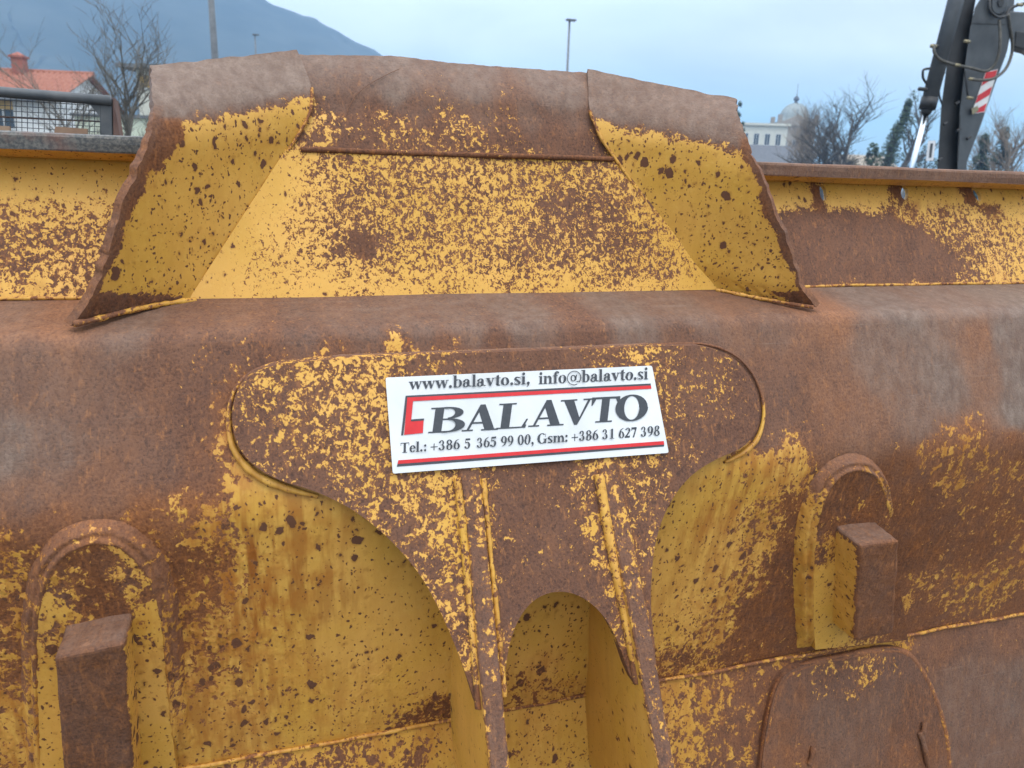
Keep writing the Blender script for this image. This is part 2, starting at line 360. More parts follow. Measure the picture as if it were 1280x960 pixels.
beam_ctrl = [
 # ledge
 (20,395,0,.45,.25),(60,412,0,.3,.7),(10,415,0,.35,.5),(180,408,0,.55,.1),(300,392,0,.3,.3),(420,398,0,.4,.1),(420,384,0,.3,.2),(500,384,0,.4,.1),(560,388,0,.4),(460,405,.01,.3),(520,407,.02,.3),(380,412,.03,.2),(590,408,0,.4),(640,392,0,.55,0),(780,395,0,.6,0),(850,385,0,.5,.1),(930,395,0,.3,.3),(1035,392,0,.3,.7),(1090,375,0,.75,0),(1180,372,0,.7,.1),(1260,372,0,.85,0),
 # shoulder
 (40,440,0,.3,.1),(200,430,.05,.1,.15),(330,437,.20,0,.1),(420,433,.26,0,.1),(500,430,.42,0,0),(560,434,.28,0,.1),(620,428,.08),(740,428,.08),(860,425,.03,.1),(960,420,0,.3,.1),(1100,420,0,.5,.1),(1250,420,0,.7),
 # face, left
 (30,480,0,.3,.1),(10,560,0,.65,0),(70,560,0,.4,.05),(130,520,0,.15,.05),(200,470,.08,.05,.1),(240,520,.04),(200,580,0,.1,.05),(255,590,.08,0,.2),(120,610,0,.15,.3),(40,625,0,.3,.3),(60,655,.1,0,.6),(270,480,.16),(281,450,.25),
 (283,500,.35,0,.5),(284,560,.5,0,.6),(300,595,.75,0,.5),(330,618,.9,0,.4),(310,440,.3),
 # face, right
 (960,450,0,.1,.2),(975,500,.0,.1),(960,545,.12,.1,.1),(1010,450,0,.15,.3),(1050,500,0,.25,.55),(1075,540,.02,.3,.45),(1100,450,0,.6,.15),(1180,480,0,.75,.05),(1270,470,0,.85),(1270,520,0,.95,.0),(1150,530,.02,.5,.1),(1225,420,0,.3,.55),(1232,470,0,.45,.4),(1030,555,.12,.1,.35),
 # recess, left
 (20,690,.45,0,.5,.6),(8,730,.5,0,.4,.6),(60,700,.30,0,.4,.6),(40,740,.35,0,.4,.8),(180,670,.28,0,.7,.5),(230,650,.35,0,.8,.3),(260,690,.30,0,.4,1),(280,705,.42,0,.5,.9),(220,720,.22,0,.3,1),(235,760,.4,0,.5,.9),(250,740,.45,0,.6,.8),(270,650,.6,0,.8,.2),(300,660,.8,0,.7),(350,640,.93,0,.6),(420,650,.97,0,.35),(470,680,.99,0,.1),(500,740,.99,0,.1),(350,720,.95,0,.75),(380,680,.97,0,.6),(300,720,.78,0,1,.3),(320,690,.82,0,1,.2),(330,770,.9,0,.9),(400,760,.96,0,.5),(430,800,.95,0,.1),(520,790,.98,0,.1),(265,800,.66,0,.6,.7),(300,810,.8,0,.7,.4),(350,820,.9,0,.5,.2),(320,880,.86,0,.6,.2),(250,850,.72,0,.6,.5),(400,870,.88,0,.3,.2),(470,870,.86,0,.2,.3),(540,850,.93,0,.1),(545,885,.4,0,.2,1),(240,910,.82,0,.6),(280,920,.85,0,.5),(400,900,.9,0,.4),
 (15,760,.45,0,.4,.8),(12,820,.42,0,.4,.8),(18,870,.7,0,.6,.4),(12,920,.75,0,.6,.3),(20,955,.65,0,.6,.5),
 # recess, between the lugs
 (690,780,1,0,.0),(660,800,.93),(680,830,.8,0,.4),(720,830,.95),(700,855,.7,0,.4,.3),(650,860,.6,0,.3,.5),
 # recess, right
 (830,700,.97,0,.1),(850,640,1,0,.1),(890,600,.98,0,.35),(880,650,.96,0,.6),(850,720,.95,0,.3),(870,700,.96,0,.5),(840,790,.82,0,.2,.3),(833,830,.5,0,.3,.6),(860,830,.45,0,.4,.8),(930,590,.84,0,.6),(965,585,.8,0,.6),(995,582,.72,0,.7),(1010,600,.5,0,.5,.4),(930,620,.9,0,.7),(955,640,.6,0,.5,.6),(915,700,.82,0,.6),(945,690,.62,0,.4,.6),(900,740,.78,0,.6,.2),(930,730,.45,0,.4,.8),(890,790,.66,0,.5,.4),(950,760,.08,0,.25,.85),(980,700,.15,0,.2,.9),(985,640,.3,0,.3,.8),(970,800,.12,0,.35,.8),(930,800,.2,0,.4,.8),(990,760,.15,0,.3,.8),
 (1130,590,.1,0,.45,.5),(1160,567,.42,0,.7),(1210,562,.34,0,.7),(1265,552,.25,0,.7),(1190,590,.42,0,.5,.4),(1265,590,.3,0,.6,.3),(1150,630,.12,0,.35,.7),(1240,640,.22,0,.5,.6),(1150,690,.06,0,.3,.8),(1215,690,.15,0,.4,.7),(1190,735,.44,0,.6,.3),(1150,735,.36,0,.5,.4),(1260,720,.42,0,.6,.3),(1240,752,.36,0,.5,.3),(1150,775,.12,0,.5,.4),(1260,765,.12,0,.6,.3),
]
xs = np.linspace(XL, XR, 331)
sec = subdiv(PROF, .02)
Pb = extrude_x(sec, xs, .010)
beam = patch('box_beam', Pb, M['body'], blade, wear_map(beam_ctrl, lambda x, y: hit(PROF, x, y)), .012)

# lower plate, coming out again below the seam
LOW = [D, E_]
low_ctrl = [(210,955,.95,0,.3),(300,935,.75,0,.4),(330,950,.55,0,.3),(400,925,.7,0,.4),(420,945,.45,0,.3),(520,910,.8,0,.4),(520,945,.55,0,.3),(550,950,.85,0,.2),
 (660,900,.92,0,.2),(690,920,.85,0,.2,.2),(720,900,.9),(650,940,.85,0,.2),(710,950,.8),
 (840,850,.7,0,.5),(850,880,.55,0,.3),(860,930,.6,0,.3),(900,855,.42,0,.5),(900,900,.32,0,.3),(920,950,.35,0,.2),(950,850,.25,0,.4),(950,930,.3,0,.3),(1000,830,.5,0,.6),(1100,803,.75,0,.4),(1180,800,.12,.1,.3),(1200,860,.02,.35,.1),(1270,790,.08,.1,.3),(1270,850,.0,.4),(1220,940,.02,.3,.05),(1070,880,0,.2,.1)]
lowp = patch('lower_plate', extrude_x(subdiv(LOW, .02), xs, .008), M['body'], blade, wear_map(low_ctrl, lambda x, y: hit(LOW, x, y)), .014)
# cutting edge at the foot of the blade
mb = MB(); mb.prism([U(XL, 1.39, -2.0), U(XL, 1.40, -2.133), U(XL, 1.46, -2.133), U(XL, 1.44, -2.0)], U(XR, 0, 0)-U(XL, 0, 0))
mb.build('cutting_edge', M['body'], blade, wear=const(0, .4, .2, .2))

# upper plate behind the guard, leaning back, with its top flange
J2, TOPP = (1.755, -.272), (1.885, .012)
UP = [J2, TOPP]
def up_pt(x, s, o=0):                          # s 0..1 up the plate, o outwards
    y = J2[0]+(TOPP[0]-J2[0])*s; z = J2[1]+(TOPP[1]-J2[1])*s
    n = Vector((0, -(TOPP[1]-J2[1]), TOPP[0]-J2[0])).normalized()
    return U(x, y+n.y*o, z+n.z*o)
up_ctrl = [(15,205,1,0,.1),(80,205,1,0,.1),(140,205,1),(20,235,.97),(90,235,.97),(150,235,.95),(15,262,.62,0,.2),(60,268,.6),(110,265,.62),(140,258,.75),(15,290,.40),(60,285,.45),(110,290,.42),(20,330,.42),(70,330,.50),(110,330,.48),(20,360,.62),(70,362,.6),(95,355,.6),(50,373,.9,0,.4),(10,374,.8,0,.3),
 (960,240,1),(1010,235,1),(1080,232,1),(1060,240,1,0,.4),(1150,240,1),(1150,255,.85,0,.7),(1210,240,1),(1260,240,1),(985,255,.78),(1000,264,.45),(1040,256,.95),(1060,266,.45),(1090,260,.75),(1130,264,.6,0,.4),(1000,278,0),(1040,276,.02),(1085,280,.02),(1000,310,0),(1050,315,0),(1100,310,.0),(1130,300,.04),(1100,335,.03),(1000,340,0),(1040,340,.03),(1000,290,.0),(1060,290,0,.05),(1120,290,.08),(1160,275,.5),(1220,265,.72),(1270,262,.8),(1180,300,.40),(1230,295,.52),(1270,290,.62),(1130,320,.05),(1200,325,.35),(1260,330,.5),(1020,330,.05),(1080,340,.1),(1160,345,.25),(1230,345,.5),(1275,345,.65),(1060,353,.6,0,.3),(1150,352,.62,0,.3),(1250,350,.7,0,.3)]
up_ctrl += [(x+dx, y+dy, .0, 0, .3, .9) for x, y in ((1029,241), (1131,241), (1222,243)) for dx, dy in ((0,0),(0,-7),(-1,-12),(7,3),(0,8),(3,-4))]
hole_px = [(1029,241), (1131,241), (1222,243)]
def cdt_plate(outline, holes, step, place, thick_place, name, mat, parent, wear, chamfer=0.):
    """flat plate from a 2D outline with holes, filled with an even triangle mesh, with side walls"""
    def inside(p, poly):
        c = False; n = len(poly)
        for i in range(n):
            (x1, y1), (x2, y2) = poly[i], poly[i-1]
            if (y1 > p[1]) != (y2 > p[1]) and p[0] < (x2-x1)*(p[1]-y1)/(y2-y1)+x1: c = not c
        return c
    vs_ = [Vector(p) for p in outline]; n0 = len(vs_); ed = [(i, (i+1) % n0) for i in range(n0)]
    loops = [list(range(n0))]
    for h in holes:
        b = len(vs_); k = len(h); vs_ += [Vector(p) for p in h]; ed += [(b+i, b+(i+1) % k) for i in range(k)]; loops.append([b+i for i in range(k)])
    xs_ = [p[0] for p in outline]; ys_ = [p[1] for p in outline]
    def seg_d(p, poly):
        a = np.array(poly); b2 = np.roll(a, -1, 0); ab = b2-a; t = np.clip(((np.array(p)-a)*ab).sum(1)/((ab**2).sum(1)+1e-12), 0, 1)
        return np.min(np.linalg.norm(a+ab*t[:, None]-np.array(p), axis=1))
    gx = min(xs_)+step/2; row = 0
    while gx < max(xs_):
        gy = min(ys_)+step*(.5 if row % 2 else 1)
        while gy < max(ys_):
            p = (gx, gy)
            if inside(p, outline) and not any(inside(p, h) for h in holes) and seg_d(p, outline) > step*.45 and all(seg_d(p, h) > step*.45 for h in holes):
                vs_.append(Vector(p))
            gy += step
        gx += step*.866; row += 1
    rv, re, rf, ov, oe, of = delaunay_2d_cdt(vs_, ed, [], 0, 1e-7)
    cen = lambda f: (sum(rv[i].x for i in f)/3, sum(rv[i].y for i in f)/3)
    rf = [f for f in rf if inside(cen(f), outline) and not any(inside(cen(f), h) for h in holes)]
    idx = {}
    for i, src in enumerate(ov):
        for s_ in src: idx[s_] = i
    V = [place(p.x, p.y) for p in rv]; nb = len(V)
    fs = [tuple(f) for f in rf]
    Vb = []; wl = []
    for L in loops:
        base = nb+len(Vb); k = len(L)
        for q in (0, 1, 2):                     # chamfer ring, then back ring
            for i in L:
                p = rv[idx[i]]
                if q == 0: Vb.append(place(p.x, p.y))
                else: Vb.append(thick_place(p.x, p.y, q))
        for q in range(2):
            for i in range(k):
                a, b2 = base+q*k+i, base+q*k+(i+1) % k
                fs.append((a, b2, b2+k, a+k))
    V += Vb
    o = mesh_obj(name, V, fs, mat, parent, False, wear)
    fl = [True]*len(rf)+[False]*(len(fs)-len(rf)); o.data.polygons.foreach_set('use_smooth', fl)
    fix_normals(o)
    return o
def up_xs(px, py):
    h = hit(UP, px, py); return h[0], (h[2]-J2[1])/(TOPP[1]-J2[1])
hls = []
for px, py in hole_px:
    x0, s0 = up_xs(px, py); hl = []
    for k in range(10):
        a = 2*math.pi*k/10; r = .0155*(1+.2*math.sin(a*2+px)); hl.append((x0+r*math.cos(a)*.9, s0+(r*1.35*math.sin(a))/.312))
    hls.append(hl)
upo = [(XL, 0)]+[(x, 0) for x in np.linspace(XL, XR, 90)[1:]]+[(x, 1) for x in np.linspace(XR, XL, 90)]
cdt_plate([(p[0], p[1]*.312) for p in upo], [[(p[0], p[1]*.312) for p in h] for h in hls], .024,
          lambda x, s: up_pt(x, s/.312, .002*fbm((x, s, 0), 2.)), lambda x, s, q: up_pt(x, s/.312, -.002 if q == 1 else -.012),
          'upper_plate', M['plate'], blade, regions(wear_map(up_ctrl, lambda x, y: hit(UP, x, y)), [([(960,268),(1010,264),(1060,266),(1110,270),(1150,290),(1185,330),(1150,346),(960,351)], (.015, .05, .05, 0), .012), ([(950,225),(1300,230),(1300,255),(1230,256),(1140,254),(1050,256),(960,254)], (.99, 0, .08, 0), .008)]+[([(x-8,y-13),(x+8,y-13),(x+10,y+6),(x+4,y+13),(x-8,y+9)], (.0, 0, .3, .8), .008) for x, y in hole_px], 1.84))
def lip_mat():
    m, b = new_mat('weathered_grey_lip'); tc = N('ShaderNodeTexCoord').outputs['Object']
    c = mixc(rng(noise_n(tc, 190, 3, .6), .40, .60), srgb(66, 68, 69), srgb(104, 101, 96)); c = mixc(rng(noise_n(tc, 14, 4, .6), .52, .66, 0, .8), c, srgb(110, 76, 64))
    Lk(c, b.inputs['Base Color']); b.inputs['Roughness'].default_value = .6; return m
M['lip'] = lip_mat()
def flange(x0, x1):
    secf = [(1.800, .0185), (1.8, .020), (1.7985, .034), (1.7985, .045), (1.801, .050), (1.81, .0535), (1.90, .052), (1.90, .025), (1.885, .008), (1.86, .004), (1.83, .0105), (1.802, .0180)]
    xs_ = np.linspace(x0, x1, 150); n = len(secf); V = []; W = []
    for x in xs_:
        for k, (y, z) in enumerate(secf):
            wb = .003*fbm((x*2, k, 0), 1.)
            V.append(U(x, y-wb, z+wb)); lip = k < 7
            W.append((0 if lip else .9, (.9 if x < .3 else .35) if lip else 0, .1 if lip else .2, 0))
    fs = [(i*n+k, i*n+(k+1) % n, (i+1)*n+(k+1) % n, (i+1)*n+k) for i in range(len(xs_)-1) for k in range(n)]
    fs += [tuple(range(n)), tuple((len(xs_)-1)*n+k for k in range(n-1, -1, -1))]
    o = mesh_obj('top_flange', V, fs, M['plate'], blade, False, W); fix_normals(o)
    if x0 < 0:
        o.data.materials.append(M['lip'])
        for f in o.data.polygons:
            if max(v % n for v in f.vertices) <= 7: f.material_index = 1
flange(XL, -.13); flange(1.10, XR)

# bead helper: lumpy weld line through world points
def weld(name, pts, r, parent, wear, mat=None, n=60, lump=.25, flat=None, taper=None):
    pts = spline([tuple(p) for p in pts], n)
    rad = [r*(1+lump*.8*fbm((p[0], p[1], p[2]), 45, 3)) for i, p in enumerate(pts)]
    if taper: rad = [q*np.interp(i/(n-1), taper[0], taper[1]) for i, q in enumerate(rad)]
    if flat: rad = [q*min(1, (.25+i/(len(rad)*.06)), (.25+(len(rad)-1-i)/(len(rad)*.06))) for i, q in enumerate(rad)]
    mb = MB(); mb.tube(pts, rad, 10)
    mb.v = [v+Vector((1, 1, 1))*(r*lump*.5*fbm(v, 110, 2)) for v in mb.v]
    return mb.build(name, mat or M['weld'], parent, True, wear)
def along(prof_pt, x0, x1, n=40, jit=.004):
    return [U(x, prof_pt[0]+jit*fbm((x, 1, 0), 6), prof_pt[1]+jit*fbm((x, 5, 0), 6)) for x in np.linspace(x0, x1, n)]
def seam_wear(V):
    X = V[:, 0]/S; out = np.zeros((len(V), 4))
    out[:, 0] = np.where(X < .5, .72, np.where(X < 1.3, .45, .55)); out[:, 2] = .6; return out
weld('seam_weld', along((D[0]-.008, D[1]), XL, XR, 120), .0038, blade, seam_wear, n=320)
weld('joint_weld', along((1.751, -.272), XL, XR, 120, .002), .003, blade, const(.62, 0, .5), n=320)

# ------------------------------------------------------------------ spill guard
def pu_curve(pts, n):
    return spline([tuple(PU(*p)) for p in pts], n)
lw_in = [(371,62,1.955),(381,85,1.918),(389,110,1.882),(387,138,1.858),(374,165,1.846),(358,190,1.840),(330,236,1.820),(300,284,1.797),(268,331,1.773),(236,375,1.745)]
lw_out = [(188,82,1.80),(190,110,1.725),(193,142,1.67),(186,180,1.638),(168,222,1.618),(150,268,1.604),(138,310,1.597),(128,342,1.592),(114,374,1.584),(89,407,1.572)]
rw_in = [(735,86,1.955),(736,110,1.912),(738,138,1.872),(751,170,1.848),(769,197,1.838),(797,237,1.820),(830,285,1.797),(860,326,1.772),(884,350,1.755),(897,362,1.742)]
rw_out = [(917,123,1.80),(922,145,1.725),(932,175,1.67),(945,207,1.638),(960,245,1.618),(973,281,1.604),(985,312,1.597),(993,338,1.592),(1001,362,1.584),(1019,384,1.572)]
def wing(name, pin, pout, ctrl, seedv, regs):
    nr, nc = 90, 46
    a, b = pu_curve(pin, nr), pu_curve(pout, nr); P = np.zeros((nr, nc, 3))
    for i in range(nr):
        v = i/(nr-1)
        for j in range(nc):
            u = j/(nc-1); p = a[i]*(1-u)+b[i]*u; p[1] = a[i][1]+(b[i][1]-a[i][1])*u**1.12
            p[1] += S*(.014*math.sin(math.pi*u)*math.sin(math.pi*min(1, v*1.1))**.8)
            p[1] += .004*fbm((p[0]+seedv, p[2], 0), 6)
            if u > .86:                        # torn, beaten outer edge
                e = (u-.86)/.14; q = mnoise.noise(Vector((seedv, v*13, 0))); q2 = mnoise.noise(Vector((seedv+4, v*31, 0)))
                out = (b[i]-a[i])/np.linalg.norm(b[i]-a[i])
                p += out*e*e*(.004*q+.0026*q2+.0016*mnoise.noise(Vector((seedv+8, v*75, 0))))
                p[1] -= e*e*(.004+.002*q2)
            if v > .93: p[2] += .0035*mnoise.noise(Vector((u*14, seedv, 0)))
            if i == 0: p[2] += .0025*mnoise.noise(Vector((u*9, seedv, 3)))
            P[i, j] = p
    base_w = regions(wear_map(ctrl, lambda x, y: toU(PU(x, y, 1.76)), eps=.006), regs, 1.76)
    def wr(V):
        W = base_w(V); uu = np.tile(np.linspace(0, 1, nc), nr); vv = np.repeat(np.linspace(0, 1, nr), nc)
        e = np.clip((uu-.925-.03*np.sin(vv*23+seedv)*np.sin(vv*9))/.04, 0, 1)*np.clip((vv-.22)/.08, 0, 1)
        W[:, 0] *= 1-e; W[:, 3] = W[:, 3]*(1-e)+.35*e; W[:, 2] = W[:, 2]*(1-e)+.35*e; W[:, 1] = W[:, 1]*(1-e)+.25*e*(uu > .96)
        return W
    return patch(name, P, M['wing'], blade, wr, .013, 1)
lw_ctrl = [(200,95,.18,.9,.1),(230,85,.05,.9),(300,75,.03,.75),(360,70,.04,.6),(210,140,.12,.9,.2),(250,120,.0,.9),(320,105,.0,.8),(380,100,.0,.6),(260,142,.25,.2),(300,140,.18,.3),(340,130,.3,.2),(380,122,.5,.1),(200,170,.05,0,.8,.3),(222,165,.02,0,.3,.8),(198,200,.05,0,.6,.6),(222,195,.05,0,.2,.9),(236,168,.8),(245,180,.97),(290,160,.9),(340,148,.86),(375,140,.88),(240,205,.98),(205,215,.7,0,.2,.3),(180,215,.35,0,.3,.6),(170,235,.5,0,.2,.5),(300,200,1),(350,175,1),(260,250,1),(200,250,.9),(170,265,.7),(155,275,.4,0,.2,.6),(145,310,.6,0,.1,.4),(160,310,.96),(200,300,1),(250,300,1),(290,280,1),(180,340,.98),(220,350,.97),(245,355,1,0,.1),(140,345,.7),(130,358,.15,0,.1,.7),(150,362,.2,0,0,.7),(190,366,.15,0,0,.6),(220,372,.3,0,0,.5),(140,380,0,0,0,.7),(180,382,0,0,0,.6),(110,392,0,.4,.1,.4),(120,350,0,.4,.2,.4),(100,395,0,.5,.2,.2)]
rw_ctrl = [(750,95,.02,.6),(800,110,.0,.8),(860,120,.02,.85),(910,128,.1,.8),(745,125,.0,.3),(800,140,.0,.6),(860,155,.0,.7),(915,160,.1,.7,.1),(755,150,.3,.1),(800,160,.3,.1),(850,172,.3,.1),(890,182,.4,.1),(920,190,.2,.4,.3),(760,165,.85),(790,172,.95),(830,180,.92),(870,192,.88),(905,200,.6),(920,205,.2,0,.2,.6),(935,200,.4,.3,.3),(790,200,.98),(830,220,1),(880,240,1),(920,225,.9),(940,230,.75),(955,245,.6,0,.2,.3),(850,260,1),(900,280,1),(940,280,.97),(965,275,.8),(870,310,1),(920,310,.98),(960,305,.96),(980,315,.7,0,.2,.2),(900,340,.98,0,.1),(940,335,.95),(975,335,.75),(985,330,.4,0,.1,.5),(930,352,.8),(960,350,.3,0,0,.6),(985,352,.05,0,0,.6),(960,362,.05,0,0,.6),(1000,368,0,.3,0,.5),(925,362,.6,0,.3)]
lw_reg = [([(232,168),(262,152),(300,143),(345,132),(395,120),(420,160),(400,190),(240,390),(120,350),(150,290),(185,215)], (.975, 0, .10, 0), .008),
 ([(150,60),(400,50),(396,108),(345,120),(300,131),(262,140),(228,152),(190,160)], (.02, .85, .05, 0), .012),
 ([(170,150),(226,152),(234,172),(222,190),(206,214),(190,218),(160,235),(170,190)], (.02, 0, .45, .55), .007),
 ([(170,222),(206,216),(196,240),(182,262),(166,285),(150,300),(140,290)], (.72, 0, .25, .3), .012),
 ([(120,342),(150,352),(190,360),(218,366),(238,374),(180,395),(90,420),(80,400)], (.0, .05, .05, .45), .004)]
lwing = wing('guard_wing', lw_in, lw_out, lw_ctrl, 1.0, lw_reg); lwing['label'] = 'left flared guard wing with torn rusty outer edge'
rw_reg = [([(735,145),(790,163),(850,178),(900,196),(930,216),(975,300),(1000,340),(960,352),(925,362),(880,362)], (.97, 0, .10, 0), .009),
 ([(720,60),(940,110),(950,200),(925,198),(890,180),(850,166),(790,150),(745,136),(725,140)], (.02, .65, .05, 0), .012),
 ([(905,190),(945,195),(950,212),(930,214),(915,212)], (.1, .1, .4, .5), .008),
 ([(930,357),(950,352),(975,346),(992,336),(1030,350),(1030,395),(960,372)], (.0, .05, .05, .45), .004)]
rwing = wing('guard_wing', rw_in, rw_out, rw_ctrl, 7.0, rw_reg); rwing['label'] = 'right flared guard wing with a short crack in its edge'
# torn flap on the left edge, crack weld on the right one
def flap():
    p = [PU(190,193,1.722), PU(196,192,1.728), PU(197,201,1.727), PU(186,207,1.69), PU(176,206,1.67), PU(178,202,1.675)]
    mb = MB(); mb.prism(p, (0, .004, -.003)); o = mb.build('torn_flap', M['wing'], lwing, wear=const(0, .1, .3, .8)); fix_normals(o)
    pts = [PU(*q) for q in ((962,256,1.672),(955,262,1.676),(949,266,1.678),(944,270,1.684))]
    weld('crack_scar', pts, .0035, rwing, const(0, 0, .1, 1), n=18, lump=.6)
flap()
def centre_panel():
    nr, nc = 60, 110; P = []
    bl, br, tr, tl = PU(236,374,1.742), PU(897,362,1.742), PU(771,199,1.838), PU(357,187,1.838)
    for i in range(nr):
        v = i/(nr-1); row = []
        for j in range(nc):
            u = j/(nc-1); p = (tl.lerp(tr, u)).lerp(bl.lerp(br, u), v); p.y += .0035*fbm((p.x, p.z, 2), 4.)
            row.append(p)
        P.append(row)
    ctrl = [(375,200,.75),(360,215,.9),(345,240,.92),(320,275,.9),(290,320,.93),(260,355,.97),(245,372,1),(420,205,.55),(500,205,.58),(600,208,.60),(700,210,.5),(750,208,.45),(765,212,.6),(400,230,.62),(450,250,.47),(520,240,.48),(600,235,.56),(660,240,.50),(700,250,.36),(745,240,.34),(780,235,.62),(380,270,.66),(430,280,.52),(450,308,.1,0,0,.2),(500,290,.50),(560,285,.5),(620,285,.54),(680,290,.42),(730,280,.30),(770,270,.36),(800,260,.62),(330,320,.72),(380,330,.66),(440,335,.63),(490,330,.62),(550,325,.6),(610,320,.50),(660,320,.48),(710,310,.42),(760,310,.36),(800,305,.42),(830,300,.6),(300,350,.8),(360,358,.78),(430,355,.74),(500,352,.68),(560,350,.68),(620,345,.58),(680,345,.62),(740,340,.56),(790,335,.42),(830,335,.5),(855,340,.66),(860,352,.85),(880,358,.95),(800,358,.75),(700,364,.8),(600,366,.82),(500,368,.85),(400,370,.9)]
    o = patch('guard_panel', P, M['panel'], blade, wear_map(ctrl, lambda x, y: toU(PU(x, y, 1.742+(374-y)/186*.096))), .012, 1)
    # upper strip, bent back at the top
    rows = [(0, 1.822), (.25, 1.838), (.45, 1.856), (.62, 1.868), (.76, 1.889), (.88, 1.918), (1, 1.957)]
    top = spline([(352,68),(371,68),(440,69),(495,70),(520,73),(570,79),(650,85),(735,91),(755,93)], 90)
    bot = spline([(355,186.8),(362,187),(500,192),(650,196),(768,199),(775,199.3)], 90)
    rr = spline([(a, b) for a, b in rows], 34); P = []
    for t, Y in rr:
        row = []
        for j in range(90):
            xl_ = np.interp(t, (0, .2, .45, .7, .85, 1), (356, 371, 384, 386, 379, 368)); xr_ = np.interp(t, (0, .2, .45, .7, 1), (772, 757, 742, 738, 737)); xx = xl_+(xr_-xl_)*j/89
            q = (xx, np.interp(xx, bot[:, 0], bot[:, 1])*(1-t)+np.interp(xx, top[:, 0], top[:, 1])*t); p = PU(q[0], q[1], Y+.020); p.y += .003*fbm((p.x, p.z, 7), 4.)
            if t > .98: p.z += .0015*mnoise.noise(Vector((j*.4, 0, 0)))
            row.append(p)
        P.append(row)
    ctrl = [(400,80,.03,.6),(500,85,.03,.65),(600,95,.02,.6),(700,105,.02,.65),(400,105,0,.5),(500,110,0,.65),(600,115,0,.6),(720,120,0,.6),(395,128,.25,.1),(430,128,.05,.2),(520,135,.12,.15),(600,140,.12,.15),(660,145,.05,.2),(730,150,0,.2),(395,150,.62),(410,165,.5),(430,155,.3),(470,150,.24),(500,160,.42),(550,158,.28),(590,160,.38),(640,170,.24),(640,145,.26),(690,170,.05),(730,175,.03),(755,180,.2),(395,180,.45),(440,178,.18),(560,182,.3),(600,186,.36),(650,190,.3),(720,192,.03),(755,172,.4),(748,160,.35)]
    patch('guard_top_strip', P, M['bracket'], blade, wear_map(ctrl, lambda x, y: toU(PU(x, y, 1.86))), .012, 1)
    weld('strip_weld', [PU(*q) for q in ((376,186.8,1.836),(420,188,1.836),(500,191,1.836),(600,194,1.836),(700,196.5,1.836),(766,199,1.836))], .0048, blade, const(.12, 0, .1, .5), n=150, lump=.12)
    weld('wing_weld', [PU(x+1, y, Y-.002) for x, y, Y in lw_in[2:6]], .0026, blade, const(.5, 0, .4, .2), n=60)
    weld('wing_weld', [PU(x-1, y, Y-.002) for x, y, Y in rw_in[2:7]], .0030, blade, const(.62, 0, .4), n=60)
    weld('foot_weld', [PU(*q) for q in ((92,405,1.566),(125,398,1.60),(160,389,1.645),(205,380,1.70),(245,375,1.735))], .0042, blade, lambda V: np.stack([np.interp(V[:, 0]/S, (-.36, -.25, -.12, .1), (.3, .55, .9, 1)), 0*V[:, 0], 0*V[:, 0]+.4, 0*V[:, 0]], 1), n=80, lump=.4)
    weld('foot_weld', [PU(*q) for q in ((895,362,1.735),(920,367,1.70),(955,374,1.65),(990,380,1.60),(1017,384,1.566))], .0036, blade, lambda V: np.stack([np.interp(V[:, 0]/S, (1.1, 1.2, 1.3), (.9, .5, .2)), 0*V[:, 0], 0*V[:, 0]+.6, 0*V[:, 0]], 1), n=80, lump=.4)
centre_panel()
weld('scrape_mark', [PU(x, y, Y) for x, y, Y in ((430,165,1.866),(437,132,1.874),(455,110,1.888),(482,94,1.912),(500,86,1.928))], .0005, blade, const(0, .3, .1, .3), n=40)

# ------------------------------------------------------------------ bracket plate (T shaped) with two lugs
SL = (C_[0]-B[0])/(C_[1]-B[1])                # its plane carries on the slope of the beam face
def T_off(o=0.):                              # section line of a plane o in front of the face
    return [(B[0]-o+SL*(z-B[1]), z) for z in (.1, -2.2)]
def T_hit(px, py, o=.03): return hit(T_off(o), px, py)
out_l = [(352,455),(325,463),(305,477),(294,497),(290,520),(294,548),(306,570),(326,588),(352,601),(385,611),(412,622),(440,637),(470,659),(500,688),(527,722),(548,760),(566,800),(582,842),(596,886)]
arch = [(629,880),(631,850),(634,822),(640,795),(651,770),(667,751),(687,741),(708,740),(728,747),(748,763),(764,785),(776,812),(785,838),(793,856)]
out_r = [(822,856),(818,800),(814,760),(815,718),(819,682),(830,645),(848,613),(870,590),(898,573),(925,561),(941,545),(949,520),(946,492),(932,464),(908,442),(872,432)]
topl = [(800,433),(680,438),(560,442),(440,447)]
opx = [tuple(q) for q in spline(out_l, 60)]+[tuple(q) for q in spline(arch, 50)]+[tuple(q) for q in spline(out_r, 56)]+topl
TO = [T_hit(*q) for q in opx]
TO2 = [(q[0], q[2]) for q in TO]
if sum(a[0]*b[1]-b[0]*a[1] for a, b in zip(TO2, TO2[1:]+TO2[:1])) < 0: TO2 = TO2[::-1]
def tpos(o): return lambda x, z, q=0: U(x, B[0]-o+SL*(z-B[1])+(.0015*fbm((x, z, 9), 3.) if q == 0 else 0), z)
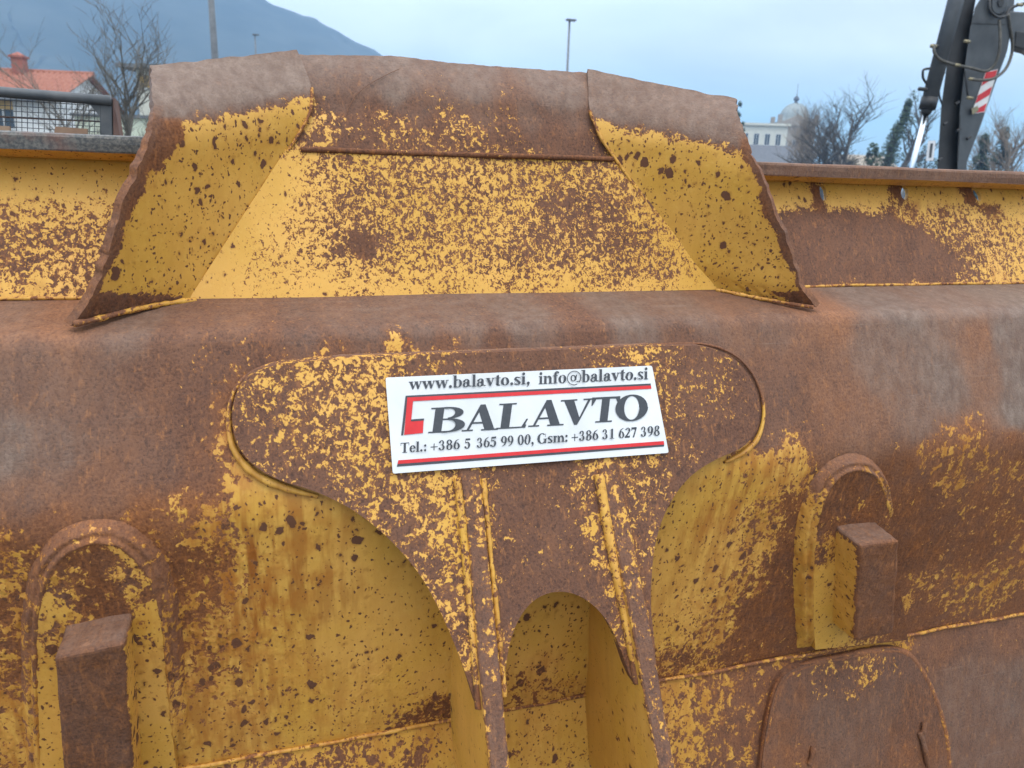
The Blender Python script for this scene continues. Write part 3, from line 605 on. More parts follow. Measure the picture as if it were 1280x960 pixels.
t_ctrl = [(330,480,.5),(310,500,.35),(305,540,.25),(330,570,.3),(360,590,.3),(350,470,.45),(380,500,.58),(350,520,.40),(400,470,.62),(440,460,.6),(400,540,.5),(440,520,.60),(470,480,.68),(460,550,.66),(420,590,.5),(395,605,.2),(470,600,.6),(470,640,.5),(500,620,.60),(500,670,.35),(540,600,.62),(530,660,.52),(530,710,.38),(560,680,.62),(555,740,.45),(575,640,.66),(575,760,.55),(585,820,.5),(592,870,.12,0,0,.5),(560,800,.3),(520,450,.30),(600,447,.08),(700,443,.1),(560,460,.4),(780,440,.55),(830,450,.5),(870,440,.2),(760,447,.45),(880,460,.36),(900,500,.40),(870,520,.34),(850,480,.42),(930,500,.2),(930,540,.08),(890,550,.2),(850,570,.36),(860,600,.08),(830,620,.36),(800,600,.46),(790,640,.44),(810,680,.44),(800,720,.4),(812,740,.3),
 (602,600,.38),(605,660,.45),(612,720,.45),(620,780,.42),(626,830,.35),(640,600,.22),(660,620,.12),(640,660,.2),(640,700,.14),(660,700,.22),(690,650,.12),(690,600,.2),(700,720,.1),(660,730,.15),(640,760,.02),(720,690,.16),(720,640,.22),(735,600,.55),(745,650,.62),(755,700,.55),(765,740,.55),(778,790,.58),(785,830,.15,0,0,.6),(740,730,.1),(755,760,.2)]
t_ctrl = [(c[0], c[1], c[2]*.80)+tuple(c[3:]) for c in t_ctrl]
cdt_plate(TO2, [], .016, tpos(.030), lambda x, z, q: tpos(.026 if q == 1 else -.004)(x, z, 1), 'bracket_plate', M['bracket'], blade, wear_map(t_ctrl, lambda x, y: T_hit(x, y)))
# weld round the lobes of the bracket plate, and the yellow fillet under them
def on_beam(px, py, o=.0):
    h = hit(PROF, px, py); return U(h[0], h[1]-o, h[2])
ring_l = [(420,447),(352,453),(322,461),(302,475),(290,495),(286,520),(289,550),(301,574),(322,593),(350,606),(380,615),(398,619)]
ring_r = [(800,431),(872,429),(911,440),(936,462),(950,491),(953,521),(945,548),(928,565),(905,577)]
rw_ = lambda V: np.stack([np.interp(-V[:, 2], (-1.45, -1.3, -1.22), (.1, .25, .8)), 0*V[:, 0]+.15, 0*V[:, 0]+.4, 0*V[:, 0]], 1)
weld('bracket_weld', [on_beam(x, y, .006) for x, y in ((415,446.5),(480,443.5),(560,440.5),(680,436),(805,431))], .0042, blade, const(.12, .35, .3), n=130, lump=.3)
weld('bracket_weld', [on_beam(x, y, .006) for x, y in ring_l], .0056, blade, rw_, n=130, lump=.2, taper=((0, .2, .5, .68, .85, 1), (.3, .45, .55, .95, 1.1, .5)))
weld('bracket_weld', [on_beam(x, y, .004) for x, y in ring_r], .0048, blade, lambda V: np.stack([np.interp(-V[:, 2], (-1.5, -1.24, -1.20), (.0, .05, .9)), 0*V[:, 0]+.1, 0*V[:, 0]+.4, 0*V[:, 0]], 1), n=110, lump=.2, taper=((0, .3, .6, .78, .9, 1), (.3, .45, .5, .8, 1.15, .5)))

def lug(pxl, pxr, outs, label):
    """upright plate: front edge given by its left and right lines, standing out more towards the foot"""
    nz = 70; rows = []; W = []
    ys = [p[1] for p in pxl]; nyx = np.linspace(ys[0], ys[-1], nz)
    for i, y in enumerate(nyx):
        t = i/(nz-1); o = np.interp(y, outs[0], outs[1])
        xl = np.interp(y, [p[1] for p in pxl], [p[0] for p in pxl]); xr = np.interp(y, [p[1] for p in pxr], [p[0] for p in pxr])
        a = hit(T_off(o), xl, y); b = hit(T_off(o), xr, y)
        z = a[2]; yf = a[1]; row = []; ch = .004; X0, X1 = a[0], b[0]
        # back of the web: on the recess plate and the lower plate
        yb = np.interp(z, [E_[1], D[1], C_[1]], [E_[0], D[0], C_[0]])+.01
        yb = max(yb, yf+.02)
        for k in range(14): f = k/13; row.append((X0+.0*f, yb+(yf+ch-yb)*f, z, 0, f))
        for k in range(6): f = k/5; row.append((X0+ch+(X1-X0-2*ch)*f, yf, z, 1, f))
        for k in range(14): f = k/13; row.append((X1, yf+ch+(yb-yf-ch)*f, z, 2, f))
        for (x, yy, zz, kind, f) in row:
            rows.append(U(x, yy+.0015*fbm((x*8, zz*8, kind), 1), zz))
            if kind == 1: W.append((max(0, .30-.25*t) if f < .5 else max(0., .42-.35*t), .05+.2*t, .05, 0))
            elif f > .97 and kind == 0 or f < .03 and kind == 2: W.append((.45, 0, .2, .1))
            else: W.append((.94 if kind == 0 else .9, 0, .12, 0))
    c = 34; fs = [(i*c+j, (i+1)*c+j, (i+1)*c+j+1, i*c+j+1) for i in range(nz-1) for j in range(c-1)]
    fs += [tuple(range(c)), tuple((nz-1)*c+k for k in range(c-1, -1, -1))]
    o = mesh_obj('lug', rows, fs, M['weld'], blade, False, W); o['label'] = label; fix_normals(o)
    bv = o.data.polygons; bv.foreach_set('use_smooth', [False]*len(bv))
    return o
lug([(570,560),(588,700),(600,840),(607,905),(618,1010),(640,1180)], [(598,560),(611,700),(626,840),(632,905),(642,1010),(664,1180)], ((560,700,840,1000,1180), (.030,.046,.062,.078,.09)), 'left upright lug of the bracket')
lug([(742,560),(770,680),(794,800),(808,880),(826,970),(860,1180)], [(766,560),(793,680),(816,800),(829,880),(846,970),(882,1180)], ((560,680,800,1000,1180), (.030,.05,.068,.085,.10)), 'right upright lug of the bracket')
weld('lug_weld', [U(*(lambda h: (h[0], h[1]-.002, h[2]))(T_hit(x, y, .031))) for x, y in ((604,598),(610,660),(618,740),(626,820),(630,870))], .0042, blade, const(.62, 0, .3), n=90, lump=.5)

for pts_, rr_ in ((((571,598),(578,660),(588,760),(595,840),(598,884)), .0062), (((748,592),(757,650),(773,730),(787,800),(797,852)), .0085)):
    zl_ = T_hit(*pts_[-1], .031)[2]
    weld('lug_fillet', [U(*(lambda h: (h[0], h[1]-.004, h[2]))(T_hit(x, y, .031))) for x, y in pts_], rr_, blade,
         lambda V, z0=CAM.z+S*zl_: np.stack([np.where(V[:, 2] < z0+.035, .1, .66), 0*V[:, 0], 0*V[:, 0]+.2, np.where(V[:, 2] < z0+.035, .5, 0)], 1), n=110, lump=.2, mat=M['bracket'])
# ------------------------------------------------------------------ pads with stop blocks on the recess
REC = [C_, D]
def R_hit(px, py, o=0.): return hit([(C_[0]-o, C_[1]+.3), (C_[0]-o, C_[1]+.0), (D[0]-o, D[1])], px, py)
def rec_y(z, o=0): return C_[0]+(D[0]-C_[0])*(z-C_[1])/(D[1]-C_[1])-o
def arch_pad(outline_px, bead_px, block, side, ctrl, label, bead_wear):
    oo = [tuple(q) for q in spline(outline_px, 70)]; h2 = []
    for q in oo:
        h = hit([(rec_y(.2, .03), .2), (rec_y(-1.6, .03), -1.6)], *q); h2.append((h[0], h[2]))
    hc_ = (sum(h[0] for h in h2)/len(h2), sum(h[1] for h in h2)/len(h2))
    if sum(a[0]*b[1]-b[0]*a[1] for a, b in zip(h2, h2[1:]+h2[:1])) < 0: h2 = h2[::-1]
    pl = lambda x, z, o: U(x, rec_y(z, o)+.0015*fbm((x, z, 4), 5.), z)
    pad = cdt_plate(h2, [], .016, lambda x, z: pl(x, z, .03), lambda x, z, q: pl(x, z, .026 if q == 1 else -.01), 'stop_pad', M['body'], blade,
                    wear_map(ctrl, lambda x, y: hit([(rec_y(.2, .03), .2), (rec_y(-1.6, .03), -1.6)], x, y)))
    pad['label'] = label
    # sloping weld apron round the pad
    k0, k1 = bead_px; out_ = [h for h in [hit([(rec_y(.2, .03), .2), (rec_y(-1.6, .03), -1.6)], *q) for q in spline(outline_px, 150)]][int(k0*149):int(k1*149)+1]
    cs = [(-.005, .026), (.000, .031), (.004, .032), (.008, .027), (.012, .021), (.016, .022), (.021, .020), (.026, .011), (.031, .002), (.036, -.006)]
    V = []; m_ = len(out_)
    for i_, h in enumerate(out_):
        a_, b_ = out_[max(i_-1, 0)], out_[min(i_+1, m_-1)]; tx, tz = b_[0]-a_[0], b_[2]-a_[2]; L_ = math.hypot(tx, tz); nx_, nz_ = -tz/L_, tx/L_
        if nx_*(h[0]-hc_[0])+nz_*(h[2]-hc_[1]) < 0: nx_, nz_ = -nx_, -nz_
        endf = min(1, i_/6, (m_-1-i_)/6)
        for ww, oo_ in cs:
            g_ = fbm((h[0]*1.5, h[2]*1.5, ww*30), 22, 3); x_, z_ = h[0]+nx_*(ww+.0015*g_), h[2]+nz_*(ww+.0015*g_)
            V.append(U(x_, rec_y(z_, (oo_+.004*g_+.003*fbm((x_, z_, 3), 70, 2))*(.4+.6*endf)), z_))
    c_ = len(cs); mesh_obj('pad_weld', V, [(a*c_+b, a*c_+b+1, (a+1)*c_+b+1, (a+1)*c_+b) for a in range(m_-1) for b in range(c_-1)], M['body'], pad, True, bead_wear)
    # block: front face corners (px) and how far it stands out
    (fl, fr, br, bl), o_f = block
    def fp(q, o): h = hit([(rec_y(.2, o), .2), (rec_y(-1.6, o), -1.6)], *q); return Vector(U(*h))
    c = [fp(q, o_f) for q in (fl, fr, br, bl)]
    n = 12; rings = []; W = []; V = []; back = Vector((0, S*(o_f-.0), 0))
    # grid of depth rings around the block, front face closed with a grid
    def ptf(u, v): return c[0].lerp(c[1], u).lerp(c[3].lerp(c[2], u), v)
    nu, nv = 10, 20; fs = []
    for i in range(nv):
        for j in range(nu):
            p = ptf(j/(nu-1), i/(nv-1)); p.y += .0025*fbm(p, 22.); p.z += .0022*fbm(p+Vector((9, 0, 0)), 30.); p.x += .0012*fbm(p+Vector((0, 9, 0)), 30.); V.append(p); W.append((0, .15, .08, .5) if side > 0 else (0, .1, .35, .45))
    fs += [(i*nu+j, i*nu+j+1, (i+1)*nu+j+1, (i+1)*nu+j) for i in range(nv-1) for j in range(nu-1)]
    per = [j for j in range(nu)]+[i*nu+nu-1 for i in range(1, nv)]+[(nv-1)*nu+j for j in range(nu-2, -1, -1)]+[i*nu for i in range(nv-2, 0, -1)]
    prev = None; m = len(per)
    for k in range(8):
        f = (k+1)/8; st = len(V)
        for a in per:
            p = V[a].copy(); i, j = divmod(a, nu)
            top = i == 0 and True; p = p+back*f
            if i == 0: p.z += S*(.012*f+(.022 if f > .7 else 0)*(f-.7)/.3)+.002*fbm(p, 40.)
            p.x += .001*fbm(p, 35.)
            V.append(p)
            if i == 0: W.append((0.02, .45, .12, .2))
            else: W.append((.93, 0, .1, .1))
        if prev is not None:
            fs += [(prev+q, prev+(q+1) % m, st+(q+1) % m, st+q) for q in range(m)]
        prev = st
    first = nu*nv
    fs += [(per[q], per[(q+1) % m], first+(q+1) % m, first+q) for q in range(m)]
    o = mesh_obj('stop_block', V, fs, M['body'], pad, False, W); fix_normals(o); bevel(o, .007, 3)
    return pad
padL_px = [(52,1010),(50,960),(46,880),(46,800),(52,750),(66,712),(88,690),(115,681),(145,684),(168,700),(187,728),(199,765),(206,820),(212,890),(218,940),(224,1000)]
beadL = [(58,1000),(55,950),(44,880),(38,800),(44,748),(58,704),(82,678),(112,668),(148,671),(176,688),(196,720),(210,765),(219,820),(225,880),(232,935)]
padL_ctrl = [(70,760,.66),(90,720,.35,0,.3,.8),(130,700,.38,0,.3,.7),(110,750,.3,0,.2,.9),(130,740,.25,0,.2,.9),(165,730,.55,0,.2,.5),(160,760,.35,0,.2,.8),(180,770,.75,0,.2),(60,800,.7,0,.3,.2),(55,860,.88),(62,920,.92),(195,800,.85),(195,860,.93),(205,920,.96),(180,830,.9,0,.3),(185,930,.97)]
bwL = lambda V: np.stack([np.interp(V[:, 2], (1.6-1.0, 1.6-.78, 1.6-.60), (.95, .66, .22)), 0*V[:, 0]+.15, 0*V[:, 0]+.5, np.interp(V[:, 2], (.7, 1.0), (0, .3))], 1)
padL = arch_pad(padL_px, (.0, .93), (((67,823),(155,803),(171,1010),(84,1030)), .115), 1, padL_ctrl, 'left arched stop pad with a dark rusty block', bwL)
padR_px = [(1019,812),(1017,770),(1017,720),(1019,680),(1025,645),(1036,615),(1052,596),(1072,589),(1090,594),(1103,610),(1110,632),(1118,680),(1126,740),(1135,800)]
beadR = [(1008,808),(1007,760),(1008,710),(1011,670),(1018,635),(1031,603),(1050,583),(1072,576),(1092,581),(1108,598),(1117,622)]
padR_ctrl = [(1030,640,.15,0,.2,.8),(1060,605,.10,0,.2,.8),(1085,620,.25,0,.3,.8),(1060,640,.2,0,.2,.9),(1095,650,.15,0,.3,.8),(1115,690,.02,0,.3,.7),(1125,760,.02,0,.3,.7),(1128,800,.05,0,.4,.6),(1090,808,.4,0,.4,.3),(1028,690,.55,0,.3,.4),(1027,740,.85),(1030,790,.95),(1040,720,.9)]
bwR = lambda V: np.stack([np.interp(V[:, 2], (.90, 1.02, 1.12), (.97, .62, .06)), 0*V[:, 0]+.25, 0*V[:, 0]+.5, np.interp(V[:, 2], (.9, 1.1), (0, .25))], 1)
padR = arch_pad(padR_px, (.0, .70), (((1075,681),(1126,675),(1117,792),(1068,802)), .115), -1, padR_ctrl, 'right arched stop pad with a rusty block, yellow on its left side', bwR)

# rounded wear pad on the lower plate, right
def low_pad():
    px = [(948,1010),(952,960),(957,920),(965,880),(975,852),(992,836),(1030,826),(1075,817),(1110,811),(1128,814),(1146,832),(1162,860),(1175,895),(1183,935),(1188,1010)]
    ll = lambda o: [(D[0]-o+.15*(E_[0]-D[0])*-1, D[1]+.15*(D[1]-E_[1])), (E_[0]-o, E_[1])]
    hh = [hit(ll(.022), *q) for q in spline(px, 70)]; h2 = [(h[0], h[2]) for h in hh]
    if sum(a[0]*b[1]-b[0]*a[1] for a, b in zip(h2, h2[1:]+h2[:1])) < 0: h2 = h2[::-1]
    yy = lambda z, o: D[0]+(E_[0]-D[0])*(z-D[1])/(E_[1]-D[1])-o
    ctrl = [(980,900,0,.2,.2,.3),(1050,830,.35),(1060,850,.15,.1),(1075,842,.4),(1040,900,0,.35,0,.2),(1100,880,0,.25,0,.2),(1150,900,0,.1,0,.4),(1050,950,0,.3,.1,.2),(1140,950,.1,.1,.3,.3),(990,950,.12,.1,.4,.2)]
    pad = cdt_plate(h2, [], .02, lambda x, z: U(x, yy(z, .022)+.0015*fbm((x, z, 4), 5.), z), lambda x, z, q: U(x, yy(z, .017 if q == 1 else -.01), z), 'wear_pad', M['body'], blade,
                    wear_map(ctrl, lambda x, y: hit(ll(.022), x, y)))
    pts = [U(*hit(ll(.012), *q)) for q in spline(px, 14)]
    weld('pad_weld', pts, .0085, pad, const(.25, .1, .7, .1), n=90, lump=.2, mat=M['body'])
    for a, b in (((1012,955),(1017,934)), ((1150,915),(1160,958)), ((1155,903),(1153,918))):
        pts = [U(*hit(ll(.026), *a)), U(*hit(ll(.030), (a[0]+b[0])/2+1, (a[1]+b[1])/2)), U(*hit(ll(.026), *b))]
        weld('weld_stub', pts, .006, pad, const(.15, .3, .3, .3), n=14, lump=.5, mat=M['body'])
low_pad()
# end plates of the blade, outside the picture
for x in (XL, XR):
    mb = MB(); sg = [(1.90, .05), (1.75, -.27), (1.55, -.313), (1.425, -.634), (1.53, -1.288), (1.40, -2.05), (1.46, -2.13), (1.80, -1.8), (1.95, -.9), (1.95, -.2)]
    mb.prism([U(x, a, b) for a, b in sg], (.02*(1 if x > 0 else -1), 0, 0)); o = mb.build('end_plate', M['body'], blade, wear=const(.4, .2, .2, .2)); fix_normals(o)
# front skin of the blade (far side)
fr = [(1.915, -.13), (1.93, -.3), (1.97, -.9), (1.86, -1.5), (1.47, -2.1)]
patch('front_skin', extrude_x(subdiv(fr, .1), np.linspace(XL, XR, 60)), M['body'], blade, const(.1, .5, .2, .1), .02)

# ================================================================== SIGN
def make_sign():
    OFF = (.036, .037, .046, .040)            # stands off the bracket, propped by the lugs
    cpx = ((482,472), (815,457), (836,566), (491,592))
    cor = [Vector(U(*T_hit(*q, o))) for q, o in zip(cpx, OFF)]
    org = cor[0]; n = (cor[1]-cor[0]).cross(cor[3]-cor[0]).normalized()
    if n.y > 0: n = -n
    sg = thing('dealer_sign', 'white rectangular dealer sign with red stripes and dark serif lettering on the bracket', 'sign', tuple((cor[2]+cor[3])/2))
    def sp(px, py, lift=0.):                  # point of the sign's own plane
        d = ray(px, py); t = (org-CAM).dot(n)/d.dot(n); return CAM+d*t+n*lift
    mw = plain('sign_white', (.57, .585, .59), (.66, .675, .685), 9, .38)
    md = plain('print_dark', (.028, .033, .042), (.04, .046, .056), 200, .45)
    mr_ = plain('print_red', (.52, .008, .012), (.60, .012, .016), 60, .42)
    # board: slightly rounded corners, slightly wavy card
    outl = []
    for k in range(4):
        a, b, c = cpx[k-1], cpx[k], cpx[(k+1) % 4]
        va = Vector((a[0]-b[0], a[1]-b[1])).normalized()*2.5; vc = Vector((c[0]-b[0], c[1]-b[1])).normalized()*2.5
        for t in (0, .33, .67, 1): 
            q = Vector(b)+va*(1-t)**2+vc*t**2; outl.append((q.x, q.y))
    mb = MB(); mb.prism([sp(*q, 0) for q in outl], -n*.0015); o = mb.build('board', mw, sg); fix_normals(o)
    Zp = lambda x, y: (460+x/3.2, 420+y/3.2)
    def quad(name, pts, mat, lift):
        mb = MB(); P = [sp(*Zp(*p), lift) for p in pts]; mb.prism(P, -n*.0002); o = mb.build(name, mat, sg); fix_normals(o); return o
    quad('dark_rule', [(150,239),(1130,190),(1131,199),(152,247)], md, .0006)
    quad('red_rule', [(156,246),(1131,198),(1133,211),(178,261)], mr_, .0010)
    quad('dark_rule', [(150,240),(159,245),(141,397),(132,398)], md, .0007)
    quad('red_mark', [(157,247),(180,258),(172,341),(222,337),(219,388),(144,396)], mr_, .0012)
    quad('dark_rule', [(172,334),(224,330),(223,338),(171,342)], md, .0015)
    quad('red_rule', [(121,497),(1182,420),(1184,434),(118,512)], mr_, .0010)
    quad('dark_rule', [(118,512),(1184,434),(1183,442),(115,523)], md, .0006)
    # ---- serif lettering drawn stroke by stroke; em box: baseline 0, x-height .46, capital .68
    def ell(cx, cy, rx, ry, ix, iy, a0=0, a1=360, k=26, sh=0.):
        out = []; kk = max(6, int(k*(a1-a0)/360))
        for i in range(kk):
            t0, t1 = [math.radians(a0+(a1-a0)*(i+j)/kk) for j in (0, 1)]
            out.append([(cx+rx*math.cos(t0), cy+ry*math.sin(t0)), (cx+rx*math.cos(t1), cy+ry*math.sin(t1)), (cx+sh+ix*math.cos(t1), cy+iy*math.sin(t1)), (cx+sh+ix*math.cos(t0), cy+iy*math.sin(t0))])
        return out
    def dot(cx, cy, r): return [[(cx+r*math.cos(a*math.pi/6), cy+r*math.sin(a*math.pi/6)) for a in range(12)]]
    Rr = lambda a, b, c, d: [(a, b), (c, b), (c, d), (a, d)]
    s, th, H, X = .145, .05, .68, .46
    sf = .038
    def foot(x0, x1, y): return Rr(x0, y, x1, y+sf)
    def stem(x, y0, y1): return [Rr(x, y0, x+s, y1)]
    def three(): return ell(.22,.505,.17,.175,.06,.135,-75,160)+ell(.215,.18,.21,.19,.07,.145,-160,80)+dot(.08,.53,.06)+dot(.07,.12,.065)+[Rr(.14,.34,.24,.375)]
    def six(): return ell(.25,.22,.22,.23,.08,.19)+[[(.03,.22),(.05,.40),(.14,.56),(.27,.65),(.40,.685),(.40,.66),(.30,.61),(.22,.52),(.18,.40),(.17,.22)]]
    G = {
     'w': (.74, [[(.02,X),(.18,X),(.30,.10),(.24,0),(.20,0)], [(.24,0),(.28,.06),(.40,.42),(.36,.42),(.22,.02)], [(.33,X),(.49,X),(.59,.10),(.53,0),(.49,0)], [(.53,0),(.57,.06),(.70,X),(.65,X),(.51,.02)], foot(-.01,.24,X-sf), foot(.30,.52,X-sf), foot(.60,.76,X-sf)]),
     'v': (.50, [[(.02,X),(.19,X),(.32,.12),(.27,0),(.22,0)], [(.27,0),(.31,.06),(.45,X),(.39,X),(.25,.02)], foot(-.01,.25,X-sf), foot(.33,.51,X-sf)]),
     '.': (.25, dot(.12,.07,.085)), ',': (.25, dot(.12,.07,.085)+[[(.12,.0),(.205,.06),(.17,-.08),(.06,-.16),(.055,-.14),(.11,-.08)]]),
     ':': (.30, dot(.14,.07,.085)+dot(.14,.39,.085)),
     'b': (.54, stem(.06,0,.70)+[foot(0,.16,.665)]+ell(.285,.23,.23,.24,.085,.20,-125,125)),
     'a': (.52, [Rr(.27,.04,.27+s,.34)]+ell(.245,.325,.17,.14,.035,.11,0,150)+dot(.11,.34,.065)+ell(.19,.13,.17,.145,.045,.10,40,330)+[[(.40,.06),(.44,0),(.53,.03),(.52,.06),(.46,.06),(.415,.10)], [(.18,.25),(.30,.29),(.30,.25),(.2,.22)]]),
     'l': (.28, stem(.06,0,.70)+[foot(0,.1,.665), foot(0,.27,0)]),
     't': (.34, stem(.09,.08,.56)+[Rr(0,X-.045,.32,X)]+ell(.225,.10,.135,.11,.0,.06,180,330)+[[(.09,.56),(.2,.62),(.235,.62),(.235,.54)]]),
     'o': (.50, ell(.25,.23,.235,.24,.085,.20)),
     's': (.40, ell(.19,.345,.165,.125,.05,.075,20,260)+ell(.20,.115,.175,.13,.05,.075,-160,80)+[[(.06,.30),(.14,.36),(.33,.19),(.27,.09)]]+[Rr(.325,.31,.35,.46),Rr(.02,.0,.045,.16)]),
     'i': (.28, stem(.06,0,X)+[foot(0,.1,X-sf), foot(0,.27,0)]+dot(.13,.61,.085)),
     'n': (.58, stem(.06,0,X)+[foot(0,.1,X-sf), foot(0,.26,0), Rr(.36,0,.36+s,.30), foot(.31,.57,0)]+ell(.345,.29,.16,.175,.02,.10,0,150)),
     'm': (.86, stem(.06,0,X)+[foot(0,.1,X-sf), foot(0,.26,0), Rr(.36,0,.36+s,.30), foot(.31,.56,0), Rr(.66,0,.66+s,.30), foot(.61,.86,0)]+ell(.345,.29,.16,.175,.02,.10,0,150)+ell(.645,.29,.16,.175,.02,.10,0,150)),
     'f': (.34, stem(.08,0,.56)+[foot(0,.29,0), Rr(0,X-.045,.30,X)]+ell(.24,.54,.16,.16,.02,.11,60,180)+dot(.31,.62,.06)),
     'e': (.45, ell(.23,.23,.22,.24,.075,.195,45,325)+ell(.23,.235,.21,.235,.075,.195,0,60)+[Rr(.10,.235,.43,.275)]),
     '@': (.92, ell(.46,.26,.44,.42,.395,.375,-40,300)+ell(.42,.26,.165,.19,.09,.145)+[[(.56,.45),(.64,.45),(.585,.12),(.52,.12)]]+ell(.68,.27,.22,.25,.175,.205,-110,35)),
     'T': (.66, [Rr(.25,0,.25+s+.02,H), Rr(.03,H-.05,.64,H), Rr(.03,H-.2,.06,H-.05), Rr(.61,H-.2,.64,H-.05), foot(.16,.51,0)]),
     'G': (.76, ell(.37,.34,.35,.355,.17,.31,48,312)+[Rr(.53,.02,.67,.30), foot(.46,.74,.275), Rr(.60,.44,.63,.66)]+ell(.37,.34,.32,.355,.2,.315,300,325)),
     '+': (.56, [Rr(.03,.23,.51,.29), Rr(.24,.03,.30,.50)]),
     '3': (.50, three()), '6': (.50, six()),
     '9': (.50, [[(.5-a, .665-b) for a, b in q] for q in six()]),
     '8': (.50, ell(.25,.52,.19,.165,.07,.12)+ell(.25,.185,.22,.20,.085,.15)),
     '0': (.50, ell(.25,.34,.225,.35,.085,.31)),
     '5': (.50, [Rr(.10,.56,.44,H), [(.10,.68),(.13,.68),(.12,.36),(.07,.36)]]+ell(.215,.22,.225,.235,.08,.175,-150,125)+dot(.07,.10,.065)),
     '1': (.50, [Rr(.18,0,.18+s,.66), foot(.08,.43,0), [(.06,.56),(.30,.68),(.32,.68),(.32,.62),(.2,.6)]]),
     '2': (.50, ell(.23,.48,.20,.20,.06,.155,-25,165)+[[(.03,.0),(.06,.07),(.28,.37),(.43,.42),(.39,.34),(.24,.13)], Rr(.03,0,.43,.12), [(.40,.1),(.43,.1),(.47,.2),(.45,.2)]]),
     '7': (.50, [Rr(.05,.54,.46,H), [(.36,.56),(.46,.60),(.27,0),(.15,0)], [(.03,.46),(.055,.46),(.10,.56),(.05,.56)]]),
     ' ': (.27, []),
    }
    big = {
     'B': (.86, [Rr(.10,0,.31,H), foot(0,.45,0), foot(0,.45,H-sf), Rr(.31,.335,.5,.375)]+ell(.42,.52,.36,.16,.16,.122,-90,90)+ell(.45,.185,.40,.185,.175,.147,-90,90)+[Rr(.31,H-sf,.43,H), Rr(.31,0,.46,sf)]),
     'A': (.86, [[(.39,.70),(.50,.70),(.80,.0),(.56,.0),(.36,.52)], [(.10,0),(.16,0),(.42,.62),(.40,.70),(.38,.70)], Rr(.22,.19,.60,.235), foot(0,.27,0), foot(.47,.88,0)]),
     'L': (.78, [Rr(.10,0,.31,H), foot(0,.42,H-sf), foot(0,.70,0), [(.60,.03),(.66,.03),(.74,.24),(.70,.24)], [(.66,0),(.70,0),(.71,.1),(.62,.04)]]),
     'V': (.86, [[(.05,H),(.31,H),(.51,.18),(.47,-.01),(.40,-.01)], [(.47,-.01),(.53,.12),(.76,H),(.69,H),(.46,.05)], foot(-.02,.40,H-sf), foot(.56,.87,H-sf)]),
     'T': (.82, [Rr(.30,0,.52,H), Rr(.02,H-.055,.80,H), [(.02,H-.22),(.05,H-.22),(.14,H-.05),(.02,H-.05)], [(.80,H-.22),(.77,H-.22),(.68,H-.05),(.80,H-.05)], foot(.18,.64,0)]),
     'O': (.90, ell(.44,.34,.43,.36,.20,.32)),
    }
    zl = [0]
    def word(text, p0, p1, cap, glyphs, slant=0., lift0=.0006, mat=md):
        """text set on the baseline p0-p1 (zoomed pixels), filling it exactly; one mesh per word"""
        adv = sum(glyphs[c][0] for c in text); mb = MB(); x = 0
        bx = Vector((p1[0]-p0[0], p1[1]-p0[1])); ux = bx/adv; up = Vector((.03, -1)).normalized()*cap/.68
        up = Vector((-.03*0+.02, -1))*cap/.68
        k = 0
        for ch in text:
            a, strokes = glyphs[ch]
            for st in strokes:
                k += 1; lift = lift0+.00006*(k % 40)
                P = []
                for gx, gy in st:
                    q = Vector(p0)+ux*(x+gx+slant*gy)+up*gy; P.append(sp(*Zp(q.x, q.y), lift))
                m_ = len(P); mb.add(P, [tuple(range(m_))])
            x += a
        o = mb.build('lettering', mat, sg); return o
    word('www.balavto.si,', (163,215), (648,193), 47, G)
    word('info@balavto.si', (682,193), (1120,173), 47, G)
    # large name, letter by letter
    for ch, x0, x1, y0, y1 in (('B',240,385,389,382),('A',374,516,382,375),('L',512,642,373,366),('A',640,778,364,357),('V',762,896,358,350),('T',882,1000,348,342),('O',986,1122,342,334)):
        word(ch, (x0, y0), (x1, y1), 101, big, .10 if ch != 'O' else 0)
    for t, x0, x1 in (('Tel.:',128,236),('+386',248,368),('5',384,411),('365',433,514),('99',529,582),('00,',596,664),('Gsm:',675,801),('+386',812,921),('31',934,986),('627',1000,1075),('398',1088,1166)):
        yb = lambda x: 468+(x-128)*(398-468)/(1165-128)
        word(t, (x0, yb(x0)), (x1, yb(x1)), 40, G)
make_sign()

# ================================================================== BACKGROUND
def pole(name, px, ytop, ybot, Y, r, label, head=True, arm=0):
    t = PW(px[0], ytop, Y); mb = MB(); base = Vector((t.x, t.y, 0)); root = thing(name, label, 'lamp post', tuple(base), 'street lamps behind the blade')
    mg = M['galv']; mb.tube([base, Vector((t.x, t.y, t.z*.5)), t], [r*1.25, r*1.1, r*.8], 12); mb.build('pole', mg, root, True)
    mb = MB(); mb.lathe(base, [(r*2.2, 0), (r*2.2, .05), (r*1.5, .08), (r*1.3, .4)], 12); mb.build('base', mg, root)
    if head:
        mb = MB(); k = r*2.3
        mb.add([t+Vector((sx*k*3.2, sy*k*.9, z)) for z, ff in ((.0, 1), (k*.5, .8)) for sx in (-.35, .65) for sy in (-1, 1)], [(0, 1, 3, 2), (4, 6, 7, 5), (0, 4, 5, 1), (2, 3, 7, 6), (0, 2, 6, 4), (1, 5, 7, 3)])
        mb.build('lamp_head', M['galv'], root)
M['galv'] = plain('galvanised', (.10, .11, .12), (.16, .17, .18), 8, .5)
tp = PW(258, -130, 24)
pole('street_lamp', (255,), -130, 70, 24, .085, 'thick lamp post cut by the top of the picture, above the left guard wing')
pole('street_lamp', (318.5,), 44, 66, 70, .07, 'small distant lamp post just right of the thick lamp post')
pole('street_lamp', (712,), 26, 90, 45, .075, 'thin lamp post rising above the middle of the guard strip')

